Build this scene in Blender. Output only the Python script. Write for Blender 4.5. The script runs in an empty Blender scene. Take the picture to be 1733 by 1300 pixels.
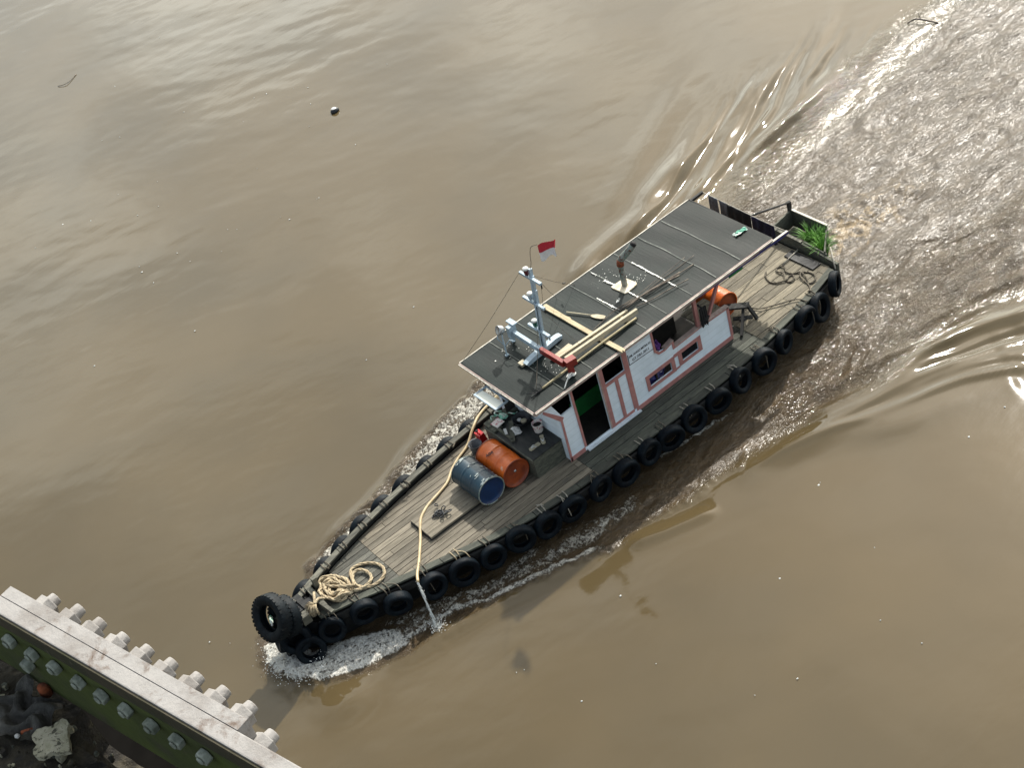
import bpy, bmesh, math, random
import numpy as np
from mathutils import Vector, Matrix
from mathutils.geometry import tessellate_polygon

CLOUD = 28.0
WRES = 0.040
RIP = 0.0068
CHOP = 0.050
BUMPD = 1.0
WIOR = 1.36
WC1 = (.080, .058, .0275)
WC2 = (.064, .048, .024)
# ------------------------------------------------------------------ camera, light, exposure
SC = bpy.context.scene
COL = SC.collection
R_ = math.radians
CAM = Vector((10.1438, 19.2570, 20.4946))
cr = Vector((-0.75688, 0.61070, -0.23276)); cu = Vector((-0.55061, -0.40400, 0.73049)); cf = Vector((-0.35208, -0.68105, -0.64204))
cam_d = bpy.data.cameras.new("camera"); cam_o = bpy.data.objects.new("camera", cam_d); COL.objects.link(cam_o)
cam_o.matrix_world = Matrix(((cr.x, cu.x, -cf.x, CAM.x), (cr.y, cu.y, -cf.y, CAM.y), (cr.z, cu.z, -cf.z, CAM.z), (0, 0, 0, 1)))
cam_d.sensor_width = 36; cam_d.lens = 53.63; cam_d.clip_start = 0.05; cam_d.clip_end = 6000
SC.camera = cam_o
SUN_AZ, SUN_EL = R_(-147), R_(43)
sdir = Vector((math.cos(SUN_AZ) * math.cos(SUN_EL), math.sin(SUN_AZ) * math.cos(SUN_EL), math.sin(SUN_EL)))
sun_d = bpy.data.lights.new("sun", 'SUN'); sun_d.energy = 3.6; sun_d.angle = R_(1.0); sun_d.color = (1.0, 0.955, 0.87)
sun_o = bpy.data.objects.new("sun", sun_d); COL.objects.link(sun_o); sun_o.rotation_euler = sdir.to_track_quat('Z', 'Y').to_euler()
SC.view_settings.view_transform = 'Standard'; SC.view_settings.look = 'None'; SC.view_settings.exposure = 0.68
W = bpy.data.worlds.new("World"); SC.world = W; W.use_nodes = True
wn = W.node_tree; wl = wn.links; bg = wn.nodes['Background']; bg.inputs[1].default_value = 0.072
sky = wn.nodes.new('ShaderNodeTexSky'); sky.sky_type = 'NISHITA'; sky.sun_disc = False
sky.sun_elevation = SUN_EL; sky.sun_rotation = R_(90) - SUN_AZ; sky.dust_density = 3.0; sky.air_density = 1.2
def wnode(t, **k):
    n = wn.nodes.new(t)
    for a, b in k.items(): setattr(n, a, b)
    return n
tc = wnode('ShaderNodeTexCoord')
nrm = wnode('ShaderNodeVectorMath', operation='NORMALIZE'); wl.new(tc.outputs['Generated'], nrm.inputs[0])
dot = wnode('ShaderNodeVectorMath', operation='DOT_PRODUCT'); wl.new(nrm.outputs[0], dot.inputs[0]); dot.inputs[1].default_value = sdir
# bright thin cloud round the sun, thinning out away from it
mr = wnode('ShaderNodeMapRange'); mr.interpolation_type = 'SMOOTHSTEP'
wl.new(dot.outputs['Value'], mr.inputs[0]); mr.inputs[1].default_value = 0.36; mr.inputs[2].default_value = 0.94; mr.inputs[3].default_value = 0.12; mr.inputs[4].default_value = 0.86
mpn = wnode('ShaderNodeMapping'); mpn.inputs['Scale'].default_value = (1, 1, 2.0); wl.new(nrm.outputs[0], mpn.inputs[0])
cn = wnode('ShaderNodeTexNoise'); cn.inputs['Scale'].default_value = 6.0; cn.inputs['Detail'].default_value = 4.0; cn.inputs['Roughness'].default_value = 0.45; cn.inputs['Distortion'].default_value = 0.4
wl.new(mpn.outputs[0], cn.inputs['Vector'])
cm = wnode('ShaderNodeMapRange'); cm.interpolation_type = 'SMOOTHSTEP'; wl.new(cn.outputs['Fac'], cm.inputs[0]); cm.inputs[1].default_value = 0.36; cm.inputs[2].default_value = 0.68; cm.inputs[3].default_value = 0.66; cm.inputs[4].default_value = 1.20
mul = wnode('ShaderNodeMath', operation='MULTIPLY'); wl.new(mr.outputs[0], mul.inputs[0]); wl.new(cm.outputs[0], mul.inputs[1])
sxyz = wnode('ShaderNodeSeparateXYZ'); wl.new(nrm.outputs[0], sxyz.inputs[0])
el_ = wnode('ShaderNodeMapRange'); el_.interpolation_type = 'SMOOTHSTEP'; wl.new(sxyz.outputs['Z'], el_.inputs[0]); el_.inputs[1].default_value = 0.30; el_.inputs[2].default_value = 0.92; el_.inputs[3].default_value = 1.25; el_.inputs[4].default_value = 0.42
mul2 = wnode('ShaderNodeMath', operation='MULTIPLY'); wl.new(mul.outputs[0], mul2.inputs[0]); wl.new(el_.outputs[0], mul2.inputs[1]); mul = mul2
cc = wnode('ShaderNodeVectorMath', operation='SCALE'); cc.inputs[0].default_value = (CLOUD * .985, CLOUD, CLOUD * 0.895); wl.new(mul.outputs[0], cc.inputs['Scale'])
ad = wnode('ShaderNodeVectorMath', operation='ADD'); wl.new(sky.outputs[0], ad.inputs[0]); wl.new(cc.outputs[0], ad.inputs[1])
wl.new(ad.outputs[0], bg.inputs[0])
SC.render.engine = 'CYCLES'
SC.cycles.use_denoising = True
SC.cycles.max_bounces = 6; SC.cycles.sample_clamp_indirect = 6

# ------------------------------------------------------------------ materials
def base_mat(name):
    m = bpy.data.materials.new(name); m.use_nodes = True
    nt = m.node_tree; return m, nt, nt.nodes['Principled BSDF']
def nn(nt, t, **k):
    n = nt.nodes.new(t)
    for a, b in k.items(): setattr(n, a, b)
    return n
def noise(nt, vec, scale, detail=4, rough=0.55, dist=0.0):
    n = nn(nt, 'ShaderNodeTexNoise'); n.inputs['Scale'].default_value = scale; n.inputs['Detail'].default_value = detail
    n.inputs['Roughness'].default_value = rough; n.inputs['Distortion'].default_value = dist
    nt.links.new(vec, n.inputs['Vector']); return n.outputs['Fac']
def mrange(nt, v, a, b, c=0.0, d=1.0, smooth=False):
    n = nn(nt, 'ShaderNodeMapRange');
    if smooth: n.interpolation_type = 'SMOOTHSTEP'
    nt.links.new(v, n.inputs[0])
    for i, x in zip((1, 2, 3, 4), (a, b, c, d)): n.inputs[i].default_value = x
    return n.outputs[0]
def mixc(nt, f, a, b):
    n = nn(nt, 'ShaderNodeMix', data_type='RGBA')
    for s, v in ((0, f), (6, a), (7, b)):
        if isinstance(v, (int, float)): n.inputs[s].default_value = v
        elif isinstance(v, (tuple, list)): n.inputs[s].default_value = (*v[:3], 1)
        else: nt.links.new(v, n.inputs[s])
    return n.outputs[2]
def math2(nt, op, a, b=0.0):
    n = nn(nt, 'ShaderNodeMath', operation=op)
    for i, v in enumerate((a, b)):
        if isinstance(v, (int, float)): n.inputs[i].default_value = v
        else: nt.links.new(v, n.inputs[i])
    return n.outputs[0]
def coords(nt, scale=(1, 1, 1)):
    t = nn(nt, 'ShaderNodeTexCoord'); g = nn(nt, 'ShaderNodeMapping'); g.inputs['Scale'].default_value = scale
    nt.links.new(t.outputs['Object'], g.inputs[0]); return g.outputs[0]
def attr(nt, name):
    n = nn(nt, 'ShaderNodeAttribute'); n.attribute_name = name; return n.outputs['Fac']
def bump(nt, bs, h, dist=0.01, strength=1.0):
    n = nn(nt, 'ShaderNodeBump'); n.inputs['Strength'].default_value = strength; n.inputs['Distance'].default_value = dist
    nt.links.new(h, n.inputs['Height']); nt.links.new(n.outputs[0], bs.inputs['Normal'])
def M(name, c1, c2=None, rough=0.7, scale=6, stretch=(1, 1, 1), bmp=0.004, metal=0.0, worn=None, wscale=5, wlo=0.6, whi=0.68, spec=0.5, tint=0.0, c2lo=0.35, c2hi=0.65, bscale=None):
    m, nt, bs = base_mat(name)
    v = coords(nt, stretch); f = noise(nt, v, scale, 6, 0.6)
    c2 = c2 or tuple(x * 0.7 for x in c1)
    col = mixc(nt, mrange(nt, f, c2lo, c2hi, 0, 1, True), c1, c2)
    if tint:
        t = attr(nt, 'tint'); k = mrange(nt, t, 0, 1, 1 - tint, 1 + tint)
        s = nn(nt, 'ShaderNodeVectorMath', operation='SCALE'); nt.links.new(col, s.inputs[0]); nt.links.new(k, s.inputs['Scale']); col = s.outputs[0]
    if worn:
        f2 = noise(nt, coords(nt, (1, 1, 1)), wscale, 8, 0.7, 0.5)
        col = mixc(nt, mrange(nt, f2, wlo, whi, 0, 1), col, worn)
    nt.links.new(col, bs.inputs['Base Color'])
    nt.links.new(mrange(nt, f, 0.2, 0.8, max(0.02, rough - 0.12), min(1, rough + 0.12)), bs.inputs['Roughness'])
    bs.inputs['Metallic'].default_value = metal; bs.inputs['Specular IOR Level'].default_value = spec
    if bmp: bump(nt, bs, noise(nt, v, bscale or scale * 3, 8, 0.65), bmp)
    return m

MT = {}
MT['deck'] = M('weathered_deck_wood', (.165, .143, .106), (.106, .092, .068), .8, 2.2, (1, 9, 4), .006, worn=(.055, .052, .044), wscale=3.2, wlo=.60, whi=.74, tint=.27, bscale=14)
MT['deck_aft'] = M('aft_deck_wood', (.185, .16, .112), (.115, .10, .071), .8, 2.0, (1, 8, 4), .010, worn=(.075, .07, .058), wscale=2.6, wlo=.60, whi=.70, tint=.3, bscale=12)
MT['deck_bow'] = M('grey_bow_wood', (.105, .102, .083), (.066, .065, .055), .85, 2.2, (1, 9, 4), .010, tint=.35, bscale=14)
MT['edge'] = M('mossy_edge_board', (.060, .064, .049), (.036, .039, .031), .85, 2.5, (1, 6, 3), .010, worn=(.028, .03, .026), wscale=4, wlo=.56, whi=.66, tint=.3)
MT['rail'] = M('pale_rail_wood', (.125, .12, .092), (.055, .054, .043), .8, 2.5, (1, 7, 3), .010, worn=(.05, .05, .042), wscale=4, wlo=.56, whi=.7, tint=.3)
MT['dark_wood'] = M('dark_tarred_wood', (.016, .016, .015), (.007, .0075, .008), .8, 5, (1, 4, 4), .006, tint=.25)
MT['hull'] = M('black_hull_paint', (.006, .007, .009), (.003, .0035, .004), .6, 4, (1, 1, 4), .006, spec=.3, worn=(.02, .018, .015), wscale=6, wlo=.62, whi=.7)
MT['caulk_and_void'] = M('dark_seam_and_void', (.006, .0055, .005), None, .95, 8, (1, 1, 1), 0, spec=.03)
MT['box_wood'] = M('old_box_wood', (.10, .102, .076), (.05, .053, .041), .85, 3, (3, 3, 10), .01, worn=(.11, .105, .07), wscale=4, wlo=.56, whi=.7, tint=.2)
MT['box_top'] = M('dark_box_lid', (.026, .028, .026), (.013, .014, .014), .6, 3, (4, 1, 1), .005)
MT['white'] = M('white_wall_paint', (.62, .68, .73), (.52, .58, .64), .55, 2.2, (1, 1, 3), .003, worn=(.36, .38, .38), wscale=7, wlo=.66, whi=.76, spec=.3)
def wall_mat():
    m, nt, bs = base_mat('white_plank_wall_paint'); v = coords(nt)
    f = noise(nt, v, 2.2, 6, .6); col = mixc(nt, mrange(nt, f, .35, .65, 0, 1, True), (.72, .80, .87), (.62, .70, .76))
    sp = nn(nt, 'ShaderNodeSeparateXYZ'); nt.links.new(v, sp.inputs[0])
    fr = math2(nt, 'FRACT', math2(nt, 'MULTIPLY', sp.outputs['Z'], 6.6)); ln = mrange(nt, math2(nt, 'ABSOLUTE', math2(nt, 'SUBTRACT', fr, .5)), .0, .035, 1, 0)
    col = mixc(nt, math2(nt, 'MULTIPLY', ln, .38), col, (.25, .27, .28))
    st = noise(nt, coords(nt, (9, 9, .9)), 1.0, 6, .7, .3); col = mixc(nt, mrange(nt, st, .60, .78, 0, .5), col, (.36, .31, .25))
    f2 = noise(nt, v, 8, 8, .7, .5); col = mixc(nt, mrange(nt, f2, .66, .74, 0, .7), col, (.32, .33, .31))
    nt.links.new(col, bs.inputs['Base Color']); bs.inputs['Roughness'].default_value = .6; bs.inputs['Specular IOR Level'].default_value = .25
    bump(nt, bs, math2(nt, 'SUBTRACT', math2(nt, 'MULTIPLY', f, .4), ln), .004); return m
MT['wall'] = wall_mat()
MT['pink'] = M('faded_pink_paint', (.42, .19, .17), (.33, .145, .135), .65, 5, (1, 1, 1), .003, worn=(.2, .12, .1), wscale=9, wlo=.62, whi=.72)
MT['fascia'] = M('pale_fascia', (.42, .33, .29), (.28, .2, .18), .7, 5, (1, 1, 1), .003)
MT['pale'] = M('pale_edge_strip', (.6, .56, .48), (.38, .35, .3), .7, 5, (1, 4, 1), .003)
MT['green_in'] = M('green_interior_paint', (.01, .17, .035), (.008, .11, .025), .6, 3)
MT['dark_in'] = M('dark_interior', (.022, .018, .014), (.01, .009, .008), .85, 3)
MT['glass'] = M('dark_window_pane', (.006, .008, .012), None, .12, 3, bmp=0)
MT['blue_white'] = M('pale_blue_paint', (.36, .45, .52), (.27, .34, .39), .5, 6, (1, 1, 1), .002, worn=(.17, .15, .13), wscale=12, wlo=.66, whi=.72)
MT['red'] = M('dark_red_paint', (.24, .022, .014), (.16, .014, .010), .45, 6, (1, 1, 1), .003)
MT['lamp_red'] = M('red_lens', (.09, .008, .014), None, .3, 6, bmp=0)
MT['lamp_green'] = M('green_lens', (.008, .09, .055), None, .3, 6, bmp=0)
MT['chrome'] = M('dull_chrome', (.5, .52, .54), (.25, .26, .27), .3, 9, metal=.7)
MT['timber'] = M('fresh_sawn_timber', (.46, .41, .30), (.34, .29, .20), .75, 3, (1, 8, 8), .004, worn=(.18, .13, .08), wscale=7, wlo=.66, whi=.72)
MT['timber_y'] = M('fresh_cross_timber', (.44, .37, .235), (.34, .27, .165), .75, 3, (8, 1, 8), .004, worn=(.18, .13, .08), wscale=7, wlo=.64, whi=.7)
MT['bamboo'] = M('pale_bamboo', (.38, .32, .18), (.22, .18, .1), .6, 5, (1, 6, 6), .003)
MT['twig'] = M('grey_brown_twig', (.15, .12, .09), (.07, .055, .045), .8, 8)
MT['pipe'] = M('patinated_pipe', (.13, .19, .17), (.28, .28, .25), .6, 9, (1, 1, .6), .004, .2, worn=(.10, .035, .022), wscale=9, wlo=.56, whi=.62)
MT['sooty'] = M('sooty_metal', (.012, .01, .01), None, .8, 9)
MT['droppings'] = M('white_sealant', (.75, .75, .72), (.55, .55, .5), .8, 20, bmp=.003)
MT['plate'] = M('stained_white_plate', (.66, .60, .47), (.46, .38, .26), .7, 8, bmp=.004)
MT['drum_blue'] = M('blue_drum_paint', (.0045, .030, .050), (.003, .021, .037), .40, 4, (1, 1, 1), .004, worn=(.40, .42, .40), wscale=5.5, wlo=.655, whi=.675)
MT['drum_blue_end'] = M('blue_drum_end', (.006, .03, .10), (.004, .02, .07), .35, 5, bmp=.002)
MT['drum_orange'] = M('orange_drum_paint', (.68, .135, .012), (.52, .095, .010), .36, 3.5, (1, 1, 1), .008, worn=(.62, .34, .22), wscale=3.1, wlo=.66, whi=.70)
MT['drum_orange_end'] = M('orange_drum_end', (.30, .055, .012), (.17, .03, .01), .45, 4, bmp=.003, worn=(.09, .022, .01), wscale=5, wlo=.58, whi=.68)
MT['ink'] = M('black_ink', (.02, .015, .02), None, .6, 9, bmp=0)
MT['rope'] = M('sisal_rope', (.46, .38, .25), (.26, .2, .125), .9, 22, (1, 1, 1), .012, bscale=60)
MT['rope_dark'] = M('dirty_rope', (.14, .12, .085), (.06, .05, .04), .9, 22, (1, 1, 1), .008, bscale=60)
MT['cord'] = M('pale_cord', (.34, .32, .27), (.2, .18, .15), .9, 22, bmp=.003)
MT['hose'] = M('beige_hose', (.48, .38, .22), (.38, .29, .16), .5, 6, bmp=.002)
MT['rubber'] = M('old_tyre_rubber', (.003, .007, .011), (.0018, .0032, .0055), .58, 7, (1, 1, 1), .006, spec=.12, worn=(.016, .021, .024), wscale=6, wlo=.60, whi=.72)
MT['rubber_bow'] = M('truck_tyre_rubber', (.005, .009, .012), (.003, .0048, .0065), .6, 7, (1, 1, 1), .006, spec=.16, worn=(.055, .055, .05), wscale=7, wlo=.60, whi=.75)
MT['grass'] = M('grass_blade', (.10, .26, .025), (.05, .15, .015), .55, 3, bmp=0, tint=.35)
MT['soil'] = M('soil', (.03, .022, .014), None, .95, 8, bmp=.02)
MT['cloth_grey'] = M('grey_cloth', (.18, .19, .2), (.1, .105, .115), .9, 6)
MT['cloth_black'] = M('black_cloth', (.008, .008, .009), None, .9, 6)
MT['cloth_navy'] = M('navy_cloth', (.012, .014, .045), (.008, .008, .02), .9, 6)
MT['blue_beam'] = M('blue_beam_paint', (.03, .035, .16), (.02, .02, .09), .6, 6)
MT['flag_red'] = M('flag_red', (.55, .03, .05), (.45, .02, .04), .8, 6)
MT['flag_white'] = M('flag_white', (.75, .74, .74), (.65, .64, .64), .8, 6)
MT['plastic_green'] = M('green_white_plastic', (.15, .42, .30), (.6, .66, .6), .4, 11, c2lo=.45, c2hi=.55)
MT['plastic_white'] = M('white_plastic', (.6, .6, .58), (.45, .45, .44), .45, 10)
MT['plastic_pink'] = M('printed_paper', (.62, .58, .55), (.45, .12, .16), .6, 14, c2lo=.55, c2hi=.6)
MT['plastic_red'] = M('red_plastic', (.50, .008, .010), (.34, .006, .01), .35, 8)
MT['plastic_purple'] = M('purple_cloth', (.13, .03, .22), (.05, .012, .12), .7, 10)
MT['plastic_blue'] = M('blue_tarp', (.01, .012, .13), (.006, .006, .05), .5, 10)
MT['iron'] = M('black_iron', (.012, .013, .016), (.03, .035, .04), .4, 8, metal=.3)
MT['glove'] = MT['cloth_black']
MT['cork'] = M('sandal_sole', (.42, .38, .27), (.34, .3, .21), .8, 16)
MT['steel_white'] = M('weathered_white_steel', (.275, .262, .25), (.20, .182, .168), .85, 9, (1, 1, 1), .004, worn=(.10, .065, .045), wscale=13, wlo=.55, whi=.68, c2lo=.4, c2hi=.7)
MT['olive'] = M('algae_green_steel', (.060, .082, .010), (.040, .052, .010), .8, 5, (1, 1, 1), .004, worn=(.05, .042, .026), wscale=5, wlo=.58, whi=.7)
MT['bolt'] = M('painted_bolt', (.30, .33, .28), (.13, .15, .12), .7, 30, (1, 1, 1), .003, worn=(.12, .10, .08), wscale=40, wlo=.6, whi=.7)
MT['rubble'] = M('dirty_ledge', (.045, .036, .02), (.010, .008, .006), .95, 14, (1, 1, 1), .02, worn=(.09, .075, .04), wscale=30, wlo=.60, whi=.68)
MT['concrete'] = M('flaked_concrete', (.52, .49, .37), (.36, .34, .23), .9, 24, (1, 1, 1), .02, worn=(.08, .075, .05), wscale=44, wlo=.55, whi=.59)
MT['rust'] = M('rusty_orange', (.26, .06, .015), (.1, .025, .01), .8, 30, bmp=.006)
MT['foam_white'] = M('white_spray', (.8, .82, .8), (.6, .62, .6), .5, 30, bmp=0)
def roof_mat():
    m, nt, bs = base_mat('green_black_roofing_felt')
    v = coords(nt)
    f = noise(nt, v, 1.1, 7, .6, .4)
    col = mixc(nt, mrange(nt, f, .3, .7, 0, 1, True), (.0055, .009, .0088), (.012, .0185, .017))
    # streaks across each sheet
    vs = coords(nt, (26, 1.6, 1)); fs = noise(nt, vs, 1.0, 6, .65, .3)
    col = mixc(nt, mrange(nt, fs, 0.52, .78, 0, .5, True), col, (.042, .054, .048))
    big = noise(nt, coords(nt, (1, 1, 1)), .7, 3)
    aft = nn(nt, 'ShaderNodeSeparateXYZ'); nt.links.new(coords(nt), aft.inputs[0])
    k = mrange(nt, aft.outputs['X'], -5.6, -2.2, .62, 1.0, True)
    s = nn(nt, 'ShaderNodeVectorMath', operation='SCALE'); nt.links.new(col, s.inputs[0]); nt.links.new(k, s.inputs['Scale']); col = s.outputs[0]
    f3 = noise(nt, v, 16, 8, .75)
    col = mixc(nt, mrange(nt, f3, .66, .74, 0, .8), col, (.30, .31, .28))
    nt.links.new(col, bs.inputs['Base Color'])
    nt.links.new(mrange(nt, f, .2, .8, .42, .62), bs.inputs['Roughness'])
    bs.inputs['Specular IOR Level'].default_value = .14
    h = math2(nt, 'ADD', math2(nt, 'MULTIPLY', fs, 1.0), math2(nt, 'MULTIPLY', noise(nt, coords(nt, (60, 4, 1)), 1, 4), .5))
    bump(nt, bs, h, .003)
    return m
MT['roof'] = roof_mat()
def pane_mat():
    m, nt, bs = base_mat('milky_pane'); bs.inputs['Base Color'].default_value = (.80, .81, .72, 1); bs.inputs['Roughness'].default_value = .7; bs.inputs['Specular IOR Level'].default_value = .2
    return m
MT['milky'] = pane_mat()

# ------------------------------------------------------------------ mesh helpers
rnd = random.Random(7)
class MB:
    def __init__(s): s.v = []; s.f = []; s.m = []; s.sm = []; s.t = []; s.cur = 0; s.tint = .5
    def add(s, vs, fs, smooth=False):
        o = len(s.v); s.v += [tuple(p) for p in vs]; s.t += [s.tint] * len(vs)
        for f in fs: s.f.append(tuple(i + o for i in f)); s.m.append(s.cur); s.sm.append(smooth)
    def box(s, c, size, rot=None, taper=1.0):
        hx, hy, hz = (a / 2 for a in size)
        vs = []
        for z in (-1, 1):
            k = taper if z > 0 else 1
            for x, y in ((-1, -1), (1, -1), (1, 1), (-1, 1)): vs.append(Vector((x * hx * k, y * hy * k, z * hz)))
        if rot is not None: vs = [rot @ p for p in vs]
        c = Vector(c); s.add([p + c for p in vs], [(3, 2, 1, 0), (4, 5, 6, 7), (0, 1, 5, 4), (1, 2, 6, 5), (2, 3, 7, 6), (3, 0, 4, 7)])
    def bar(s, a, b, w, h, up=(0, 0, 1)):
        a, b = Vector(a), Vector(b); d = b - a; L = d.length; d.normalize(); u = Vector(up)
        sd = d.cross(u)
        if sd.length < 1e-4: sd = d.cross(Vector((1, 0, 0)))
        sd.normalize(); u = sd.cross(d)
        s.box((a + b) / 2, (L, w, h), Matrix((d, sd, u)).transposed())
    def tube(s, pts, r, n=8, caps=True, smooth=True, twist=0.0):
        P = [Vector(p) for p in pts]; N = len(P)
        rr = r if isinstance(r, (list, tuple)) else [r] * N
        prev = None; rings = []
        for i, p in enumerate(P):
            d = (P[min(i + 1, N - 1)] - P[max(i - 1, 0)]); d = d.normalized() if d.length > 1e-9 else Vector((0, 0, 1))
            if prev is None: a = d.cross(Vector((0, 0, 1)) if abs(d.z) < .9 else Vector((1, 0, 0)))
            else: a = prev - d * prev.dot(d)
            a.normalize(); prev = a; b = d.cross(a)
            rings.append([p + (a * math.cos(2 * math.pi * k / n) + b * math.sin(2 * math.pi * k / n)) * rr[i] for k in range(n)])
        vs = [q for rg in rings for q in rg]; fs = []
        for i in range(N - 1):
            for k in range(n): k2 = (k + 1) % n; fs.append((i * n + k, i * n + k2, (i + 1) * n + k2, (i + 1) * n + k))
        if caps: fs.append(tuple(range(n))[::-1]); fs.append(tuple((N - 1) * n + k for k in range(n)))
        s.add(vs, fs, smooth)
    def lathe(s, prof, n=24, mat=None, smooth=True, closed=False, jit=0.0):
        # prof: list of (r, h) round the local Z axis
        vs = []; fs = []; mat = mat or Matrix.Identity(4)
        for r, h in prof:
            for k in range(n):
                a = 2 * math.pi * k / n; rr = r * (1 + jit * rnd.uniform(-1, 1)) if jit else r
                vs.append(mat @ Vector((rr * math.cos(a), rr * math.sin(a), h)))
        m = len(prof); rg = m if closed else m - 1
        for i in range(rg):
            j = (i + 1) % m
            for k in range(n): k2 = (k + 1) % n; fs.append((i * n + k, i * n + k2, j * n + k2, j * n + k))
        s.add(vs, fs, smooth)
    def prism(s, outer, holes, fn0, fn1):
        # outer/holes: 2D loops; fn0/fn1 map (a, b) to the two faces
        loops = [[Vector((a, b, 0)) for a, b in L] for L in [outer] + list(holes)]
        tri = tessellate_polygon(loops); flat = [p for L in loops for p in L]; n = len(flat)
        vs = [fn0(p.x, p.y) for p in flat] + [fn1(p.x, p.y) for p in flat]
        fs = [tuple(t) for t in tri] + [tuple(i + n for i in t)[::-1] for t in tri]
        o = 0
        for L in loops:
            m = len(L)
            for i in range(m): j = (i + 1) % m; fs.append((o + i, o + j, o + j + n, o + i + n))
            o += m
        s.add(vs, fs)
    def slab(s, pts, z0, z1):
        s.prism(pts, [], lambda a, b: (a, b, z0), lambda a, b: (a, b, z1))
    def build(s, name, mats, parent=None, fix=True, bevel=0.0):
        me = bpy.data.meshes.new(name); me.from_pydata(s.v, [], s.f)
        for mm in (mats if isinstance(mats, (list, tuple)) else [mats]): me.materials.append(mm)
        me.polygons.foreach_set('material_index', s.m); me.polygons.foreach_set('use_smooth', s.sm)
        a = me.attributes.new('tint', 'FLOAT', 'POINT'); a.data.foreach_set('value', s.t)
        me.update()
        if fix:
            bm = bmesh.new(); bm.from_mesh(me); bmesh.ops.recalc_face_normals(bm, faces=bm.faces)
            if bevel: bmesh.ops.bevel(bm, geom=[e for e in bm.edges if e.calc_face_angle(0) > .6], offset=bevel, segments=2, affect='EDGES', profile=.6)
            bm.to_mesh(me); bm.free()
        o = bpy.data.objects.new(name, me); COL.objects.link(o)
        if parent is not None: attach(o, parent)
        return o
def attach(o, p):
    o.parent = p
    # children are written in world coordinates: undo the parent's own placement
    o.matrix_parent_inverse = p_world(p).inverted()
def p_world(p):
    m = Matrix.LocRotScale(p.location, p.rotation_euler, p.scale)
    if p.parent is not None: m = p_world(p.parent) @ p.matrix_parent_inverse @ m
    return m
def empty(name, loc=(0, 0, 0)):
    o = bpy.data.objects.new(name, None); COL.objects.link(o); o.location = loc; o.empty_display_size = .1; return o
def tag(o, label=None, cat=None, group=None, kind=None):
    for k, v in (('label', label), ('category', cat), ('group', group), ('kind', kind)):
        if v: o[k] = v
    return o
def spline(pts, n=8):
    P = [Vector(p) for p in pts]; P = [P[0] * 2 - P[1]] + P + [P[-1] * 2 - P[-2]]; out = []
    for i in range(1, len(P) - 2):
        for k in range(n):
            t = k / n; a, b, c, d = P[i - 1], P[i], P[i + 1], P[i + 2]
            out.append(.5 * ((2 * b) + (c - a) * t + (2 * a - 5 * b + 4 * c - d) * t * t + (3 * b - a - 3 * c + d) * t ** 3))
    out.append(P[-2]); return out
def clip(poly, ax, lim, keep_less):
    out = []; n = len(poly)
    for i in range(n):
        a, b = poly[i], poly[(i + 1) % n]
        ia = (a[ax] <= lim) == keep_less or a[ax] == lim; ib = (b[ax] <= lim) == keep_less or b[ax] == lim
        if ia: out.append(a)
        if ia != ib:
            t = (lim - a[ax]) / (b[ax] - a[ax]); out.append((a[0] + (b[0] - a[0]) * t, a[1] + (b[1] - a[1]) * t))
    return out
def lerp_tab(tab, x):
    if x >= tab[0][0]: return tab[0][1]
    for (x0, y0), (x1, y1) in zip(tab, tab[1:]):
        if x >= x1: return y0 + (y1 - y0) * (x - x0) / (x1 - x0)
    return tab[-1][1]
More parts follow.
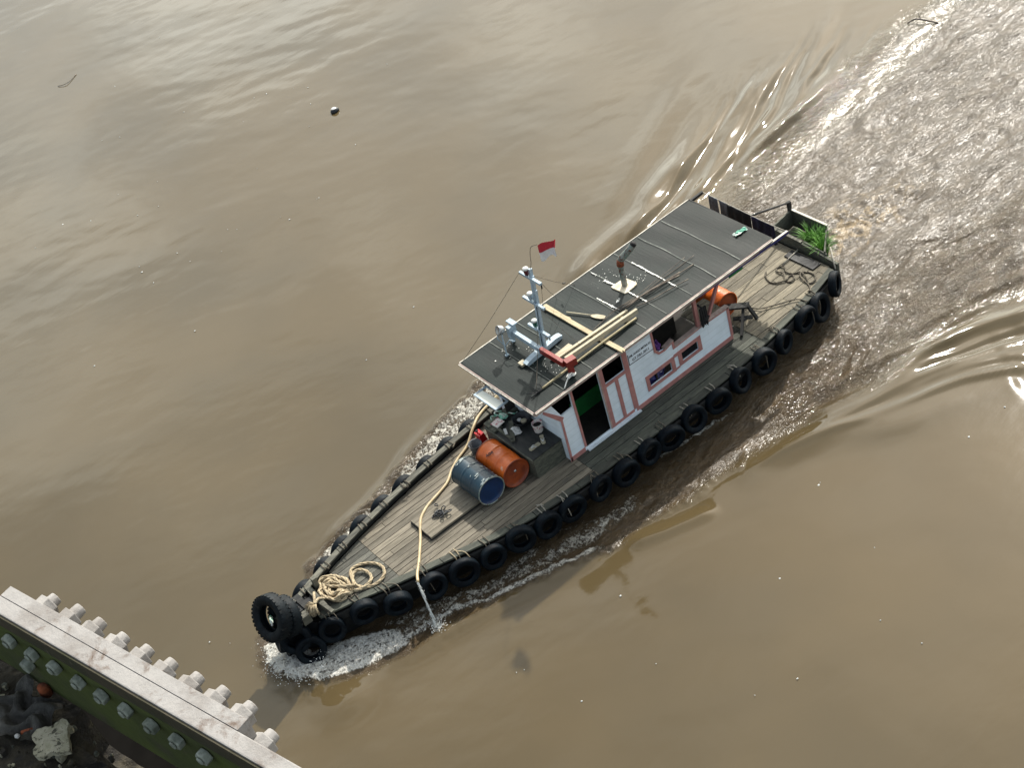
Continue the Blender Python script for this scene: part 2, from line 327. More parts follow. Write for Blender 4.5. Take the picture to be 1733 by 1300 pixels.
# ---- wake lines and areas on the river plane (x, y in metres)
WAKE = {
  'CREST': [
    ([(-3.73,-3.74),(-5.11,-4.31),(-6.35,-4.4),(-7.45,-4.92),(-8.76,-5.32),(-9.92,-5.94),(-11.39,-6.95)],0.095,0.34),
    ([(-7.25,-3.82),(-8.26,-4.15),(-9.48,-4.74),(-10.74,-5.35),(-11.92,-5.85),(-12.86,-6.16),(-14.27,-6.92)],0.085,0.25),
    ([(-10.23,-4.44),(-11.16,-4.62),(-12.25,-4.79),(-13.52,-5.65),(-15.57,-6.7),(-16.67,-7.46)],0.04,0.22),
    ([(-9.08,-3.92),(-9.9,-4.05),(-11.23,-4.3),(-12.71,-4.67),(-14.43,-5.11),(-15.46,-5.64)],0.05,0.16),
    ([(-10.15,-4),(-10.67,-4.08),(-11.98,-4.22),(-13.21,-4.41),(-14.04,-4.46),(-15.25,-4.75),(-16.51,-5.12)],0.05,0.16),
    ([(-5.78,-5.28),(-7.54,-5.98),(-9.33,-6.85),(-10.96,-7.71),(-12.92,-8.84)],0.03,0.4),
    ([(-5.02,2.72),(-5.81,2.85),(-6.52,3.1),(-7.32,3.25),(-7.95,3.37),(-9.59,3.81),(-10.47,4.1)],0.06,0.18),
    ([(-4.62,2.94),(-5.35,3.08),(-6.63,3.5),(-7.45,3.77),(-8.25,3.96),(-9.04,4.24),(-9.86,4.54)],0.06,0.18),
    ([(-3.64,3.08),(-4.65,3.37),(-5.68,3.66),(-6.99,3.88),(-7.64,4.13),(-8.58,4.52),(-9.43,4.87)],0.07,0.2),
    ([(-2.5,3.26),(-3.46,3.49),(-4.64,3.77),(-5.58,4.01),(-6.42,4.35),(-7.23,4.76),(-8.06,5.34)],0.06,0.3),
    ([(-1.88,3.09),(-2.84,3.3),(-3.76,3.75),(-4.83,4.39),(-5.71,4.68),(-6.4,5.02),(-7.23,5.61)],0.03,0.4),
    ([(0.53,2.76),(-0.13,3.01),(-0.91,3.29),(-1.48,3.42)],0.045,0.16),
    ([(5.3,1.44),(4.55,1.62),(3.77,1.7),(2.84,1.93),(1.72,2.3),(0.48,2.71)],0.05,0.2),
    ([(4.69,-1.77),(4,-1.95),(3.18,-2.09),(2.5,-2.26),(1.59,-2.63),(0.79,-2.88),(-0.57,-3.19),(-1.77,-3.45)],0.05,0.16),
  ],
  'TURB': [
    ([(6.4,-1.03),(6.76,-0.22),(6.51,0.63),(5.63,1.29),(4.68,1.64),(3.82,1.76),(2.85,1.95),(1.72,2.3),(0.51,2.74),(-0.02,2.64),(-1.03,2.85),(-1.75,2.91),(-2.6,3),(-3.46,3.1),(-4.34,3.34),(-5.23,3.44),(-6.4,3.46),(-7.66,3.73),(-9.15,4.15),(-10.5,4.49),(-20.86,-3),(-18.89,-5.74),(-17.24,-4.96),(-15.74,-5.04),(-14.31,-4.76),(-12.9,-4.55),(-11.34,-4.17),(-10.15,-4),(-9.04,-3.78),(-8.07,-3.59),(-6.48,-2.63),(-4.52,-1.89),(-0.78,-1.43),(4.02,-1.07)],1),
    ([(4.77,-1.76),(4.07,-1.96),(3.25,-2.1),(2.5,-2.26),(1.61,-2.6),(0.81,-2.81),(-0.51,-3.12),(-2.46,-3.47),(-2.93,-2.81),(-0.78,-1.43),(4.11,-0.94),(5.15,-1.07)],1),
  ],
  'GLIT': [
    ([(-3.52,1.97),(-4.46,1.67),(-5.52,1.79),(-6.88,1.51),(-7.94,1.37),(-11.81,2.13),(-9.45,3.93),(-8.34,3.61),(-6.99,3.4),(-5.98,3.38),(-5.1,3.4),(-4.15,3.21),(-3.69,2.88)],1),
    ([(-8.07,-3.59),(-9.04,-3.78),(-10.15,-4),(-11.34,-4.17),(-12.9,-4.55),(-14.31,-4.76),(-15.34,-4.89),(-15.77,-4.68),(-14.01,-3.91),(-12.66,-3.66),(-11.1,-3.37),(-10.02,-3.3),(-9.11,-2.99),(-8.21,-1.93),(-7.85,-2.89)],1),
  ],
  'SMOOTH': [
    ([(-8.78,-2.67),(-9.87,-3.54),(-11.44,-3.5),(-12.92,-3.71),(-14.56,-4.02),(-16.27,-4.34),(-17.45,-4.56),(-17.65,-4.16),(-15.96,-3.71),(-14.08,-3.24),(-12.41,-3.07),(-11.06,-2.96),(-9.74,-2.85)],1),
  ],
  'FOAMP': [
    ([(6.35,-0.76),(6.56,-0.42),(6.61,0.01),(6.43,0.52),(6.1,0.91),(5.55,1.18),(4.9,1.39),(4.42,1.47),(4.36,1),(4.78,0.63),(5.25,0.33),(5.76,0.09),(6.05,-0.45),(6.25,-0.8)],1),
    ([(4.63,-1.76),(4.06,-1.87),(3.29,-1.98),(2.53,-2.12),(1.66,-2.5),(0.86,-2.74),(-0.07,-2.96),(-0.93,-3.02),(-0.85,-2.51),(0.22,-2.17),(1.94,-1.94),(3.33,-1.66),(4.58,-1.4)],0.84),
    ([(-8.65,-0.66),(-9.6,-0.75),(-10.69,-0.68),(-11.53,-0.38),(-11.38,0.23),(-9.98,0.43),(-8.71,0.38),(-7.9,0.26)],0.35),
    ([(4.6,.7),(3.2,1.2),(2.0,1.5),(.6,1.75),(-.6,1.85),(-.6,2.3),(.6,2.35),(1.6,2.1),(2.8,1.75),(3.6,1.45),(4.5,1.35)],.80),
  ],
  'FOAML': [
    ([(5.11,1.3),(4.29,1.29),(3.55,1.41),(2.84,1.75),(2.29,1.94),(1.6,2.16),(0.93,2.38),(0.2,2.56)],0.95,0.15),
    ([(4.64,0.63),(4.03,0.93),(3.26,1.21),(2.53,1.54),(1.64,1.51),(1.09,1.72)],0.8,0.16),
    ([(1.51,1.44),(0.95,1.55),(0.39,1.77)],0.7,0.1),
    ([(-1.45,1.6),(-1.92,1.68),(-2.58,1.75),(-3.25,1.88),(-3.52,1.97)],0.95,0.06),
    ([(-4.01,1.49),(-4.33,1.64),(-4.73,1.74)],0.5,0.08),
    ([(-0.07,2.59),(-0.62,2.81),(-1.45,2.9),(-2.17,2.96),(-2.84,3.07)],0.45,0.08),
    ([(1.38,1.72),(0.49,1.89),(-0.82,2.1),(-2.28,2.21)],0.5,0.35),
  ],
}
SPECKS= [(-4.54, -25.12), (-4.36, -23.46), (-2.12, -23.65), (-4.26, -18.59), (-4.6, -18.43), (-5.24, -17.91), (-5.5, -17.52), (-7.56, -16.35), (-5.03, -16.64), (-4.33, -15.64), (-4.54, -13.59), (-3.37, -17.73), (-2.61, -20.0), (-0.75, -20.65), (-0.33, -21.01), (-0.25, -17.32), (0.34, -16.16), (0.91, -16.33), (1.86, -17.36), (2.44, -17.97), (-1.42, -12.55), (-1.51, -12.24), (-2.46, -12.36), (-0.27, -13.38), (-0.42, -13.15), (0.33, -12.67), (1.1, -13.7), (1.07, -13.05), (2.03, -14.1), (2.1, -13.82), (2.13, -13.11), (-2.3, -15.19), (3.46, 3.51), (3.59, 3.45), (3.22, 4.77), (-1.2, 7.37), (-0.8, 5.47), (-2.85, 4.49), (-2.91, 4.47), (-5.13, 4.99), (-2.34, 6.25), (1.27, 3.59), (1.87, 5.16), (5.81, 1.84), (-5.32, -4.76), (-2.52, -12.36), (-1.1, 3.41), (6.79, -1.28), (7.05, -1.63), (-5.41, 5.8), (-6.4, 5.82), (1.24, 6.86), (0.55, 7.15), (-1.27, 8.18), (0.76, -17.81), (1.52, -20.59), (3.45, -17.64), (2.43, -10.39), (-1.35, -6.46), (0.43, -5.86), (4.7, -11.42)]
# ------------------------------------------------------------------ water
def perlin(x, y, seed=0):
    rs = np.random.RandomState(seed); perm = rs.permutation(4096); ang = rs.rand(4096) * 2 * np.pi; gx = np.cos(ang); gy = np.sin(ang)
    xi = np.floor(x).astype(np.int64); yi = np.floor(y).astype(np.int64); fx = x - xi; fy = y - yi
    def g(ix, iy, dx, dy):
        h = perm[(perm[ix & 4095] + iy) & 4095]; return gx[h] * dx + gy[h] * dy
    u = fx ** 3 * (fx * (fx * 6 - 15) + 10); v = fy ** 3 * (fy * (fy * 6 - 15) + 10)
    a = g(xi, yi, fx, fy); b = g(xi + 1, yi, fx - 1, fy); c = g(xi, yi + 1, fx, fy - 1); d = g(xi + 1, yi + 1, fx - 1, fy - 1)
    return (a + (b - a) * u) + ((c + (d - c) * u) - (a + (b - a) * u)) * v
def sstep(a, b, x):
    t = np.clip((x - a) / (b - a), 0, 1); return t * t * (3 - 2 * t)
def in_poly(X, Y, P):
    r = np.zeros(X.shape, bool); n = len(P)
    for i in range(n):
        x0, y0 = P[i]; x1, y1 = P[(i + 1) % n]
        c = ((y0 > Y) != (y1 > Y)); xx = (x1 - x0) * (Y - y0) / ((y1 - y0) if y1 != y0 else 1e-9) + x0
        r ^= c & (X < xx)
    return r
def seg_dist(X, Y, P, closed=False):
    best = np.full(X.shape, 1e9); side = np.zeros(X.shape); par = np.zeros(X.shape)
    pts = P + [P[0]] if closed else P
    L = [0]
    for a, b in zip(pts, pts[1:]): L.append(L[-1] + math.hypot(b[0] - a[0], b[1] - a[1]))
    for i, (a, b) in enumerate(zip(pts, pts[1:])):
        dx, dy = b[0] - a[0], b[1] - a[1]; l2 = dx * dx + dy * dy + 1e-12
        t = np.clip(((X - a[0]) * dx + (Y - a[1]) * dy) / l2, 0, 1); ex = X - a[0] - t * dx; ey = Y - a[1] - t * dy
        d = ex * ex + ey * ey; m = d < best; best = np.where(m, d, best)
        side = np.where(m, np.sign(dx * ey - dy * ex), side); par = np.where(m, (L[i] + t * (L[i + 1] - L[i])) / L[-1], par)
    return np.sqrt(best), side, par
def soft_poly(X, Y, P, w):
    ins = in_poly(X, Y, P); d, _, _ = seg_dist(X, Y, P, True)
    return sstep(-w, w, np.where(ins, d, -d))
def smooth_line(P, n=6):
    return [(q.x, q.y) for q in spline([(a, b, 0) for a, b in P], n)]
def build_water():
    def axis(a, b, h, lo, hi):
        c = list(np.arange(a, b, h)); s = h
        up = []; x = c[-1]
        while x < hi: s = min(s * 1.06, 400) if x < 45 else s * 1.5; x += s; up.append(x)
        s = h; dn = []; x = c[0]
        while x > lo: s = min(s * 1.03, .12) if x > -45 else s * 1.5; x -= s; dn.append(x)
        return np.array(dn[::-1] + c + up)
    xs = axis(-17.5, 7.3, WRES, -2500, 2500); ys = axis(-6.2, 4.6, WRES, -2500, 2500)
    X, Y = np.meshgrid(xs, ys, indexing='ij')
    wx = X + .25 * perlin(X * .9, Y * .9, 3); wy = Y + .25 * perlin(X * .9, Y * .9, 4)
    near = 1 - sstep(45, 80, np.hypot(X, Y))
    H = np.zeros_like(X)
    turb = np.zeros_like(X)
    jx = X + .10 * perlin(X * 2.2, Y * 2.2, 7) + .05 * perlin(X * 6, Y * 6, 8); jy = Y + .10 * perlin(X * 2.2, Y * 2.2, 9) + .05 * perlin(X * 6, Y * 6, 10)
    tp = WAKE['TURB'][0][0]; ins = in_poly(jx, jy, tp); dd, _, _ = seg_dist(jx, jy, tp, True)
    sd_ = np.where(ins, dd, -dd) + .35 * perlin(X * .8, Y * .8, 13) * sstep(-1, -7, X); wid = .10 + .55 * sstep(0, -9, X)
    turb = sstep(-wid * .6, wid * 1.5, sd_)
    turb = np.maximum(turb, soft_poly(jx, jy, WAKE['TURB'][1][0], .06))
    glit = np.zeros_like(X)
    for P, w in WAKE['GLIT']: glit = np.maximum(glit, soft_poly(jx, jy, P, .35))
    glit = np.maximum(glit, soft_poly(jx, jy, WAKE['TURB'][1][0], .15))
    smo = np.zeros_like(X)
    for P, w in WAKE['SMOOTH']: smo = np.maximum(smo, soft_poly(jx, jy, P, .25))
    foam = np.zeros_like(X)
    for i, (P, w) in enumerate([WAKE['FOAMP'][0], WAKE['FOAMP'][1], WAKE['FOAMP'][3]]): foam = np.maximum(foam, w * soft_poly(jx, jy, P, .10 if i < 2 else .25))
    for P, s, w in WAKE['FOAML']:
        d, _, t = seg_dist(jx, jy, smooth_line(P)); foam = np.maximum(foam, s * np.exp(-(d / w) ** 2) * sstep(0, .08, t) * sstep(1, .85, t))
    d, _, _ = seg_dist(jx, jy, [(3.9, 1.42), (3.95, 1.6)]); foam = np.maximum(foam, 1.0 * np.exp(-(d / .17) ** 2))
    foam = np.maximum(foam, .3 * (np.exp(-(d / .42) ** 2)))
    P, w = WAKE['FOAMP'][2]; boil = soft_poly(jx, jy, P, .85) * (1 - .75 * sstep(-8.6, -11.8, X))
    turb = turb * (1 - .62 * smo)
    # ripples over the calm river: long low waves, stronger far off
    a = R_(-24); u = X * math.cos(a) + Y * math.sin(a); v = -X * math.sin(a) + Y * math.cos(a)
    calm = (1 - turb)
    far = .45 + .75 * sstep(0, -22, Y)
    H += calm * far * near * (RIP * perlin(u * .5, v * 1.2, 21) + RIP * .62 * perlin(u * 1.15 + 3, v * 2.5, 22) + RIP * .22 * perlin(u * 2.6, v * 5.4, 23))
    H += near * .03 * perlin(X * .22, Y * .3, 25)
    # divergent wave crests
    def crest(P, amp, w, seed, t0=.2, t1=.78):
        d, sd, t = seg_dist(X + .18 * perlin(X * .3, Y * .3, 31) + .03 * perlin(X * 1.6, Y * 1.6, 32), Y + .15 * perlin(X * .3 + 7, Y * .3, 34) + .03 * perlin(X * 1.6, Y * 1.6, 35), smooth_line(P)); s = d * sd * (1 if P[0][1] < 0 else -1)
        t1 = (.96 if P[0][1] > 0 else .55) if P[-1][0] < -6 else t1; t0 = .12 if P[-1][0] < -6 else t0; e = sstep(0, t0, t) * sstep(1, t1, t) * np.clip(.85 + 1.0 * perlin(X * .5 + seed, Y * .5, 33), .2, 1.5)
        return amp * e * (np.exp(-(s / w) ** 2) - .55 * np.exp(-((s + 1.9 * w) / (1.2 * w)) ** 2))
    cr_ = WAKE['CREST']
    for i, (P, amp, w) in enumerate(cr_): H += crest(P, amp, w, i * 3.7)
    def between(A, B, f):
        A, B = smooth_line(A), smooth_line(B); n = 12; out = []
        for k in range(n + 1):
            a, b = A[int(k / n * (len(A) - 1))], B[int(k / n * (len(B) - 1))]; out.append((a[0] + (b[0] - a[0]) * f, a[1] + (b[1] - a[1]) * f))
        return out
    k = 0
    for (ia, ib, fs_) in ((0, 1, (.35, .7)), (1, 2, (.3, .62)), (2, 3, (.5,)), (3, 4, (.35, .7)), (6, 7, (.5,)), (7, 8, (.35, .7)), (8, 9, (.35, .7)), (9, 10, (.5,))):
        for f in fs_: k += 1; H += crest(between(cr_[ia][0], cr_[ib][0], f), .034, .095, 50 + k * 2.3, .3, .7)
    # fine ripples lying along the crests
    def aligned(P, Q, sc, seed):
        a = math.atan2(Q[1] - P[1], Q[0] - P[0]); u = wx * math.cos(a) + wy * math.sin(a); v = -wx * math.sin(a) + wy * math.cos(a)
        return perlin(u * .5 * sc, v * 3.0 * sc, seed) + .5 * perlin(u * 1.3 * sc, v * 6.5 * sc, seed + 1)
    zs = soft_poly(X, Y, smooth_line(cr_[0][0]) + smooth_line(cr_[4][0])[::-1], .8); zp = soft_poly(X, Y, smooth_line(cr_[6][0]) + smooth_line(cr_[10][0])[::-1], .5)
    H += zs * .014 * aligned(cr_[2][0][0], cr_[2][0][-1], 1.0, 81) + zp * .010 * aligned(cr_[8][0][0], cr_[8][0][-1], 1.0, 83)
    # churned wake: streaks drawn out astern, eddies and boils
    qx = X + .5 * perlin(X * .5, Y * .5, 45) + .18 * perlin(X * 1.4, Y * 1.4, 47); qy = Y + .5 * perlin(X * .5, Y * .5, 46) + .18 * perlin(X * 1.4, Y * 1.4, 48)
    ch = perlin(qx * .40, qy * 1.2, 41) * 1.0 + perlin(qx * 1.1, qy * 2.8, 42) * .55 + (.5 - np.abs(perlin(qx * 1.6, qy * 3.6, 43)) * 2) * .40 + perlin(qx * 5.5, qy * 8.5, 44) * .09
    aft = sstep(-6.5, -9, X)
    H += turb * near * ch * CHOP * (1 + .3 * glit + .25 * aft)
    H += turb * glit * near * .020 * np.abs(perlin(qx * 4.2, qy * 5.0, 49))
    H += boil * near * (np.abs(perlin(X * 2.4, Y * 2.4, 51)) * .10 + np.abs(perlin(X * 6, Y * 6, 52)) * .05)
    H += .075 * np.exp(-(((X - 6.0) / .55) ** 2 + ((Y - 1.62) / .36) ** 2)) * (1 - turb)
    fo = np.clip(foam, 0, 1)
    H += fo * near * (np.abs(perlin(X * 4, Y * 4, 61)) * .06 + np.abs(perlin(X * 9, Y * 9, 62)) * .05)
    bowf = np.exp(-(((X - 6.2) / .36) ** 2 + ((Y - .35) / .55) ** 2)); H += bowf * .18 * (.75 + .5 * perlin(X * 5, Y * 5, 71))
    # keep the surface down inside the hull
    n, m = X.shape
    co = np.stack([X, Y, H], -1).reshape(-1, 3)
    me = bpy.data.meshes.new('water'); me.vertices.add(n * m); me.vertices.foreach_set('co', co.ravel())
    i, j = np.meshgrid(np.arange(n - 1), np.arange(m - 1), indexing='ij'); q = (i * m + j).ravel()
    quads = np.stack([q, q + m, q + m + 1, q + 1], -1).astype(np.int32)
    me.loops.add(quads.size); me.loops.foreach_set('vertex_index', quads.ravel())
    me.polygons.add(len(quads)); me.polygons.foreach_set('loop_start', np.arange(0, quads.size, 4, dtype=np.int32))
    me.polygons.foreach_set('use_smooth', np.ones(len(quads), bool)); me.update(calc_edges=True)
    for nm, A in (('turb', turb), ('glit', glit), ('foam', foam), ('boil', boil)):
        at = me.attributes.new(nm, 'FLOAT', 'POINT'); at.data.foreach_set('value', A.astype(np.float32).ravel())
    o = bpy.data.objects.new('water', me); COL.objects.link(o); tag(o, kind='structure')
    m_, nt, bs = base_mat('muddy_river_water'); me.materials.append(m_)
    v = coords(nt); T, G, F, B = (attr(nt, k) for k in ('turb', 'glit', 'foam', 'boil'))
    big = noise(nt, v, .16, 3, .5)
    col = mixc(nt, mrange(nt, big, .35, .65, 0, 1, True), WC1, WC2)
    churn = noise(nt, coords(nt, (1, 1.3, 1)), 2.2, 7, .65, .6)
    ccol = mixc(nt, mrange(nt, churn, .38, .64, 0, 1, True), (.040, .025, .012), (.075, .050, .027))
    col = mixc(nt, math2(nt, 'MULTIPLY', T, .8), col, ccol)
    fb = noise(nt, v, 3.4, 8, .62, 1.1)
    bf = mrange(nt, math2(nt, 'ADD', fb, math2(nt, 'MULTIPLY', B, .20)), .58, .72, 0, 1, True)
    col = mixc(nt, math2(nt, 'MULTIPLY', math2(nt, 'MULTIPLY', bf, B), .85), col, (.33, .24, .13))
    # foam: broken cells of bubbles
    f1 = noise(nt, v, 7.0, 8, .70, 1.4); f2 = noise(nt, v, 24, 5, .7, .6)
    ff = math2(nt, 'ADD', math2(nt, 'MULTIPLY', f1, .55), math2(nt, 'MULTIPLY', f2, .45))
    thr = mrange(nt, F, 0, 1, .74, .39); mk = math2(nt, 'SUBTRACT', ff, thr)
    fm = math2(nt, 'MULTIPLY', mrange(nt, mk, 0.0, .085, 0, 1, True), mrange(nt, F, .04, .12, 0, 1))
    wisp = noise(nt, coords(nt, (1.0, 2.6, 1)), 3.2, 9, .75, 2.0)
    wm = math2(nt, 'MULTIPLY', mrange(nt, math2(nt, 'ABSOLUTE', math2(nt, 'SUBTRACT', wisp, .5)), 0.0, .012, 1, 0, True), math2(nt, 'MULTIPLY', T, .22))
    fm = math2(nt, 'MAXIMUM', fm, wm)
    col = mixc(nt, fm, col, mixc(nt, mrange(nt, noise(nt, v, 30, 4, .7), .28, .52, 0, 1), mixc(nt, mrange(nt, F, .6, .95, 0, 1), (.28, .22, .14), (.34, .29, .21)), mixc(nt, mrange(nt, F, .6, .95, 0, 1), (.62, .55, .43), (.80, .79, .73))))
    nt.links.new(col, bs.inputs['Base Color'])
    rg = math2(nt, 'SUBTRACT', mrange(nt, T, 0, 1, .06, .32), math2(nt, 'MULTIPLY', G, .23)); rg = math2(nt, 'ADD', rg, math2(nt, 'MULTIPLY', fm, .5)); nt.links.new(rg, bs.inputs['Roughness'])
    tw = (.58, .53, .44)
    bs.inputs['IOR'].default_value = WIOR
    # fine relief
    h1 = noise(nt, coords(nt, (.7, 1.5, 1)), 8.0, 3, .6, 1.4); h2 = noise(nt, coords(nt, (.85, 1.3, 1)), 20, 2, .5, .8); h3 = noise(nt, coords(nt, (.7, 1.8, 1)), 2.6, 3, .5)
    hh = math2(nt, 'ADD', math2(nt, 'MULTIPLY', h1, .046), math2(nt, 'MULTIPLY', h2, .012))
    patch = mrange(nt, noise(nt, coords(nt, (.6, 1.5, 1)), .9, 3, .6, 1.5), .35, .65, .45, 1.1, True)
    hh = math2(nt, 'MULTIPLY', hh, patch)
    amp = math2(nt, 'MULTIPLY', T, math2(nt, 'ADD', .58, math2(nt, 'MULTIPLY', G, .55)))
    hh = math2(nt, 'MULTIPLY', hh, amp)
    hh = math2(nt, 'ADD', hh, math2(nt, 'MULTIPLY', h3, .0018))
    hh = math2(nt, 'ADD', hh, math2(nt, 'MULTIPLY', math2(nt, 'MULTIPLY', fm, noise(nt, v, 17, 6, .75, .8)), .10))
    bump(nt, bs, hh, BUMPD)
    return o
water = build_water()
sp = MB(); r2 = random.Random(3)
for x, y in SPECKS:
    r = r2.uniform(.008, .024); c = Vector((x, y, .012))
    n = 7; ring = [c + Vector((math.cos(k * 6.283 / n) * r * r2.uniform(.6, 1.3), math.sin(k * 6.283 / n) * r * r2.uniform(.5, 1.1), 0)) for k in range(n)]
    sp.add([c + Vector((0, 0, .014))] + ring, [(0, 1 + k, 1 + (k + 1) % n) for k in range(n)])
tag(sp.build('foam_flecks', MT['foam_white']), kind='stuff')
# floating litter
t = MB(); t.lathe([(0.0, .10), (.05, .095), (.105, .06), (.115, .02), (.10, -.03), (0, -.04)], 14, Matrix.Translation((-5.21, -15.62, 0)) @ Matrix.Diagonal((1.2, .8, 1, 1)))
fl = t.build('floating_bottle', MT['iron']); tag(fl, 'small dark float drifting alone on the open water above the boat', 'float')
t = MB(); t.cur = 0; t.lathe([(0.0, .115), (.045, .11), (.07, .095)], 12, Matrix.Translation((-5.20, -15.64, 0))); t.build('cap', MT['plastic_white'], fl)
fl.name = 'float'
t = MB(); t.tube(spline([(-1.02, -25.61, .01), (-1.2, -25.45, .03), (-1.42, -25.52, .015), (-1.75, -25.75, .0)], 4), [.010] * 13, 5)
tag(t.build('drifting_stick', MT['twig']), 'thin straight dark stick floating near the left edge of the river', 'stick')
t = MB(); t.tube(spline([(-16.1, -4.66, .02), (-16.26, -4.53, .09), (-16.34, -4.31, .08), (-16.5, -4.0, .0)], 4), [.02] * 13, 5); t.tube([(-16.3, -4.4, .08), (-16.35, -4.5, .22)], .012, 5)
tag(t.build('drifting_branch', MT['twig']), 'dark curved branch floating at the edge of the churned wake', 'branch')
# ------------------------------------------------------------------ boat
ZD, ZR, YO = .75, 2.48, -.04
PORT = [(5.62, .18), (5.44, .33), (4.82, .51), (4.18, .75), (3.68, .91), (2.96, 1.14), (2.17, 1.38), (1.45, 1.53), (.79, 1.62), (0, 1.69), (-1.5, 1.75), (-2.4, 1.76), (-3.3, 1.75), (-4.2, 1.69), (-5.2, 1.57), (-6.1, 1.43), (-7.05, 1.2)]
STBD = [(5.62, -.30), (5.03, -.50), (4.5, -.66), (3.88, -.82), (3.2, -.96), (2.5, -1.08), (1.6, -1.2), (1.0, -1.27), (0, -1.34), (-2, -1.42), (-4, -1.42), (-6, -1.25), (-7.12, -1.0)]
py = lambda x: lerp_tab(PORT, x); sy = lambda x: lerp_tab(STBD, x)
boat = empty('river_boat', (0, 0, 0))
tag(boat, 'long wooden river boat with dark flat roof, white and pink cabin and weathered plank deck', 'boat')
# hull
h = MB(); xs_ = [5.95, 5.8, 5.5, 5, 4.4, 3.8, 3, 2, 1, 0, -1.5, -3, -4.5, -6, -7.12]
prof = []
for x in xs_:
    a, b = py(min(x, 5.62)), sy(min(x, 5.62)); c = (a + b) / 2; k = 1.0
    if x > 5.62: k = max(.02, (6.0 - x) / .40)
    a, b = c + (a - c) * k - .03, c + (b - c) * k + .03
    if x > 5.9: a, b = c + .05, c - .05
    row = []
    for z, f, dx in ((.70, 1, 0), (.45, .97, .03), (.1, .86, .08), (-.45, .5, .12)):
        row.append((x + (dx * 1.4 if x > 5 else 0), c + (a - c) * f, z))
    for z, f, dx in ((-.45, .5, .12), (.1, .86, .08), (.45, .97, .03), (.70, 1, 0)):
        row.append((x + (dx * 1.4 if x > 5 else 0), c + (b - c) * f, z))
    prof.append(row)
vs = [p for r in prof for p in r]; fs = []
for i in range(len(prof) - 1):
    for k in range(7): fs.append((i * 8 + k, i * 8 + k + 1, (i + 1) * 8 + k + 1, (i + 1) * 8 + k))
fs.append(tuple(range(8))); fs.append(tuple((len(prof) - 1) * 8 + k for k in range(8))[::-1])
h.add(vs, fs); h.build('hull', MT['hull'], boat)
stem = MB(); stem.bar((5.98, -.06, .98), (6.14, -.06, -.4), .16, .2, (1, 0, 0)); stem.bar((5.2, -.06, .80), (5.98, -.06, .86), .18, .14); stem.build('stem_post', MT['hull'], boat)
# deck planks
outl = [(x, y - .16) for x, y in PORT] + [(x, y + .10) for x, y in STBD[::-1]]
base = [(x, y - .02) for x, y in PORT] + [(x, y + .02) for x, y in STBD[::-1]]
d = MB(); d.slab(base, .64, ZD - .022); d.build('deck_beam', MT['caulk_and_void'], boat)
def planks(name, mat, x0, x1, w, seed, joint=(2.2, 4.5), ang=0.0, hole=None):
    r = random.Random(seed); b = MB(); y = -2.0
    while y < 2.0:
        ww = w * r.uniform(.9, 1.1); xa = x1
        first = True
        while xa > x0 + .02:
            L = r.uniform(*joint) * (r.random() if first else 1); first = False; xb = max(x0, xa - max(L, .25))
            p = clip(clip(clip(clip(outl, 1, y + .007, False), 1, y + ww - .007, True), 0, xa - .004, True), 0, xb + .004, False)
            xa = xb
            if len(p) < 3: continue
            A = abs(sum(p[i][0] * p[(i + 1) % len(p)][1] - p[(i + 1) % len(p)][0] * p[i][1] for i in range(len(p)))) / 2
            if A < .004: continue
            b.tint = r.random(); dz = r.uniform(-.004, .004)
            cx = sum(q[0] for q in p) / len(p); cy = sum(q[1] for q in p) / len(p)
            n = len(p); top = [(q[0], q[1], ZD + dz) for q in p]; bot = [(q[0], q[1], ZD - .03) for q in p]
            b.add(top + bot, [tuple(range(n)), tuple(range(n, 2 * n))[::-1]] + [(i, (i + 1) % n, (i + 1) % n + n, i + n) for i in range(n)])
        y += ww
    return b.build(name, mat, boat)
planks('fore_deck', MT['deck'], -.1, 3.9, .135, 1)
planks('bow_deck', MT['deck_bow'], 3.9, 5.5, .125, 2, (.8, 1.6))
planks('side_deck', MT['edge'], -4.6, -.1, .17, 3)
planks('aft_deck', MT['deck_aft'], -7.05, -4.6, .20, 4, (1.0, 2.2))
# covering boards round the edge, in lengths
def edge_boards(tab, side, z, w, seed, name, mat, x0, x1, thick=.035, inset=0.0):
    r = random.Random(seed); b = MB(); x = x1
    f = (lambda q: lerp_tab(tab, q))
    while x > x0 + .05:
        xe = max(x0, x - r.uniform(.75, 1.25)); b.tint = r.random(); dz = r.uniform(-.004, .006)
        n = 5; P = [(x - .006 + (xe + .006 - x + .006) * k / n) for k in range(n + 1)]
        o = [(q, f(q) - side * inset) for q in P]; i_ = [(q, f(q) - side * (inset + w)) for q in P]
        b.slab(o + i_[::-1], z - thick, z + dz); x = xe
    return b.build(name, mat, boat)
edge_boards(PORT, 1, ZD + .018, .15, 5, 'edge_board', MT['edge'], -7.0, 5.45)
wk = MB()
for k in range(40):
    x = 5.3 - k * .31
    if x < -7: break
wk.tint = .3
# starboard bulwark: dark boards under a pale capping rail
bw = MB(); P = [5.5 - i * (12.55 / 24) for i in range(25)]
bw.slab([(x, sy(x)) for x in P] + [(x, sy(x) + .05) for x in P[::-1]], .60, .865); bw.build('bulwark', MT['dark_wood'], boat)
edge_boards([(x, y) for x, y in STBD], -1, .905, .125, 6, 'capping_rail', MT['rail'], -7.05, 5.5, .035, -.015)
# port rubbing strake
rs = MB(); P = [5.5 - i * .5 for i in range(26)]
for a, b in zip(P, P[1:]): rs.bar((a, py(a) + .012, .60), (b, py(b) + .012, .60), .05, .15)
rs.build('rubbing_strake', MT['dark_wood'], boat)
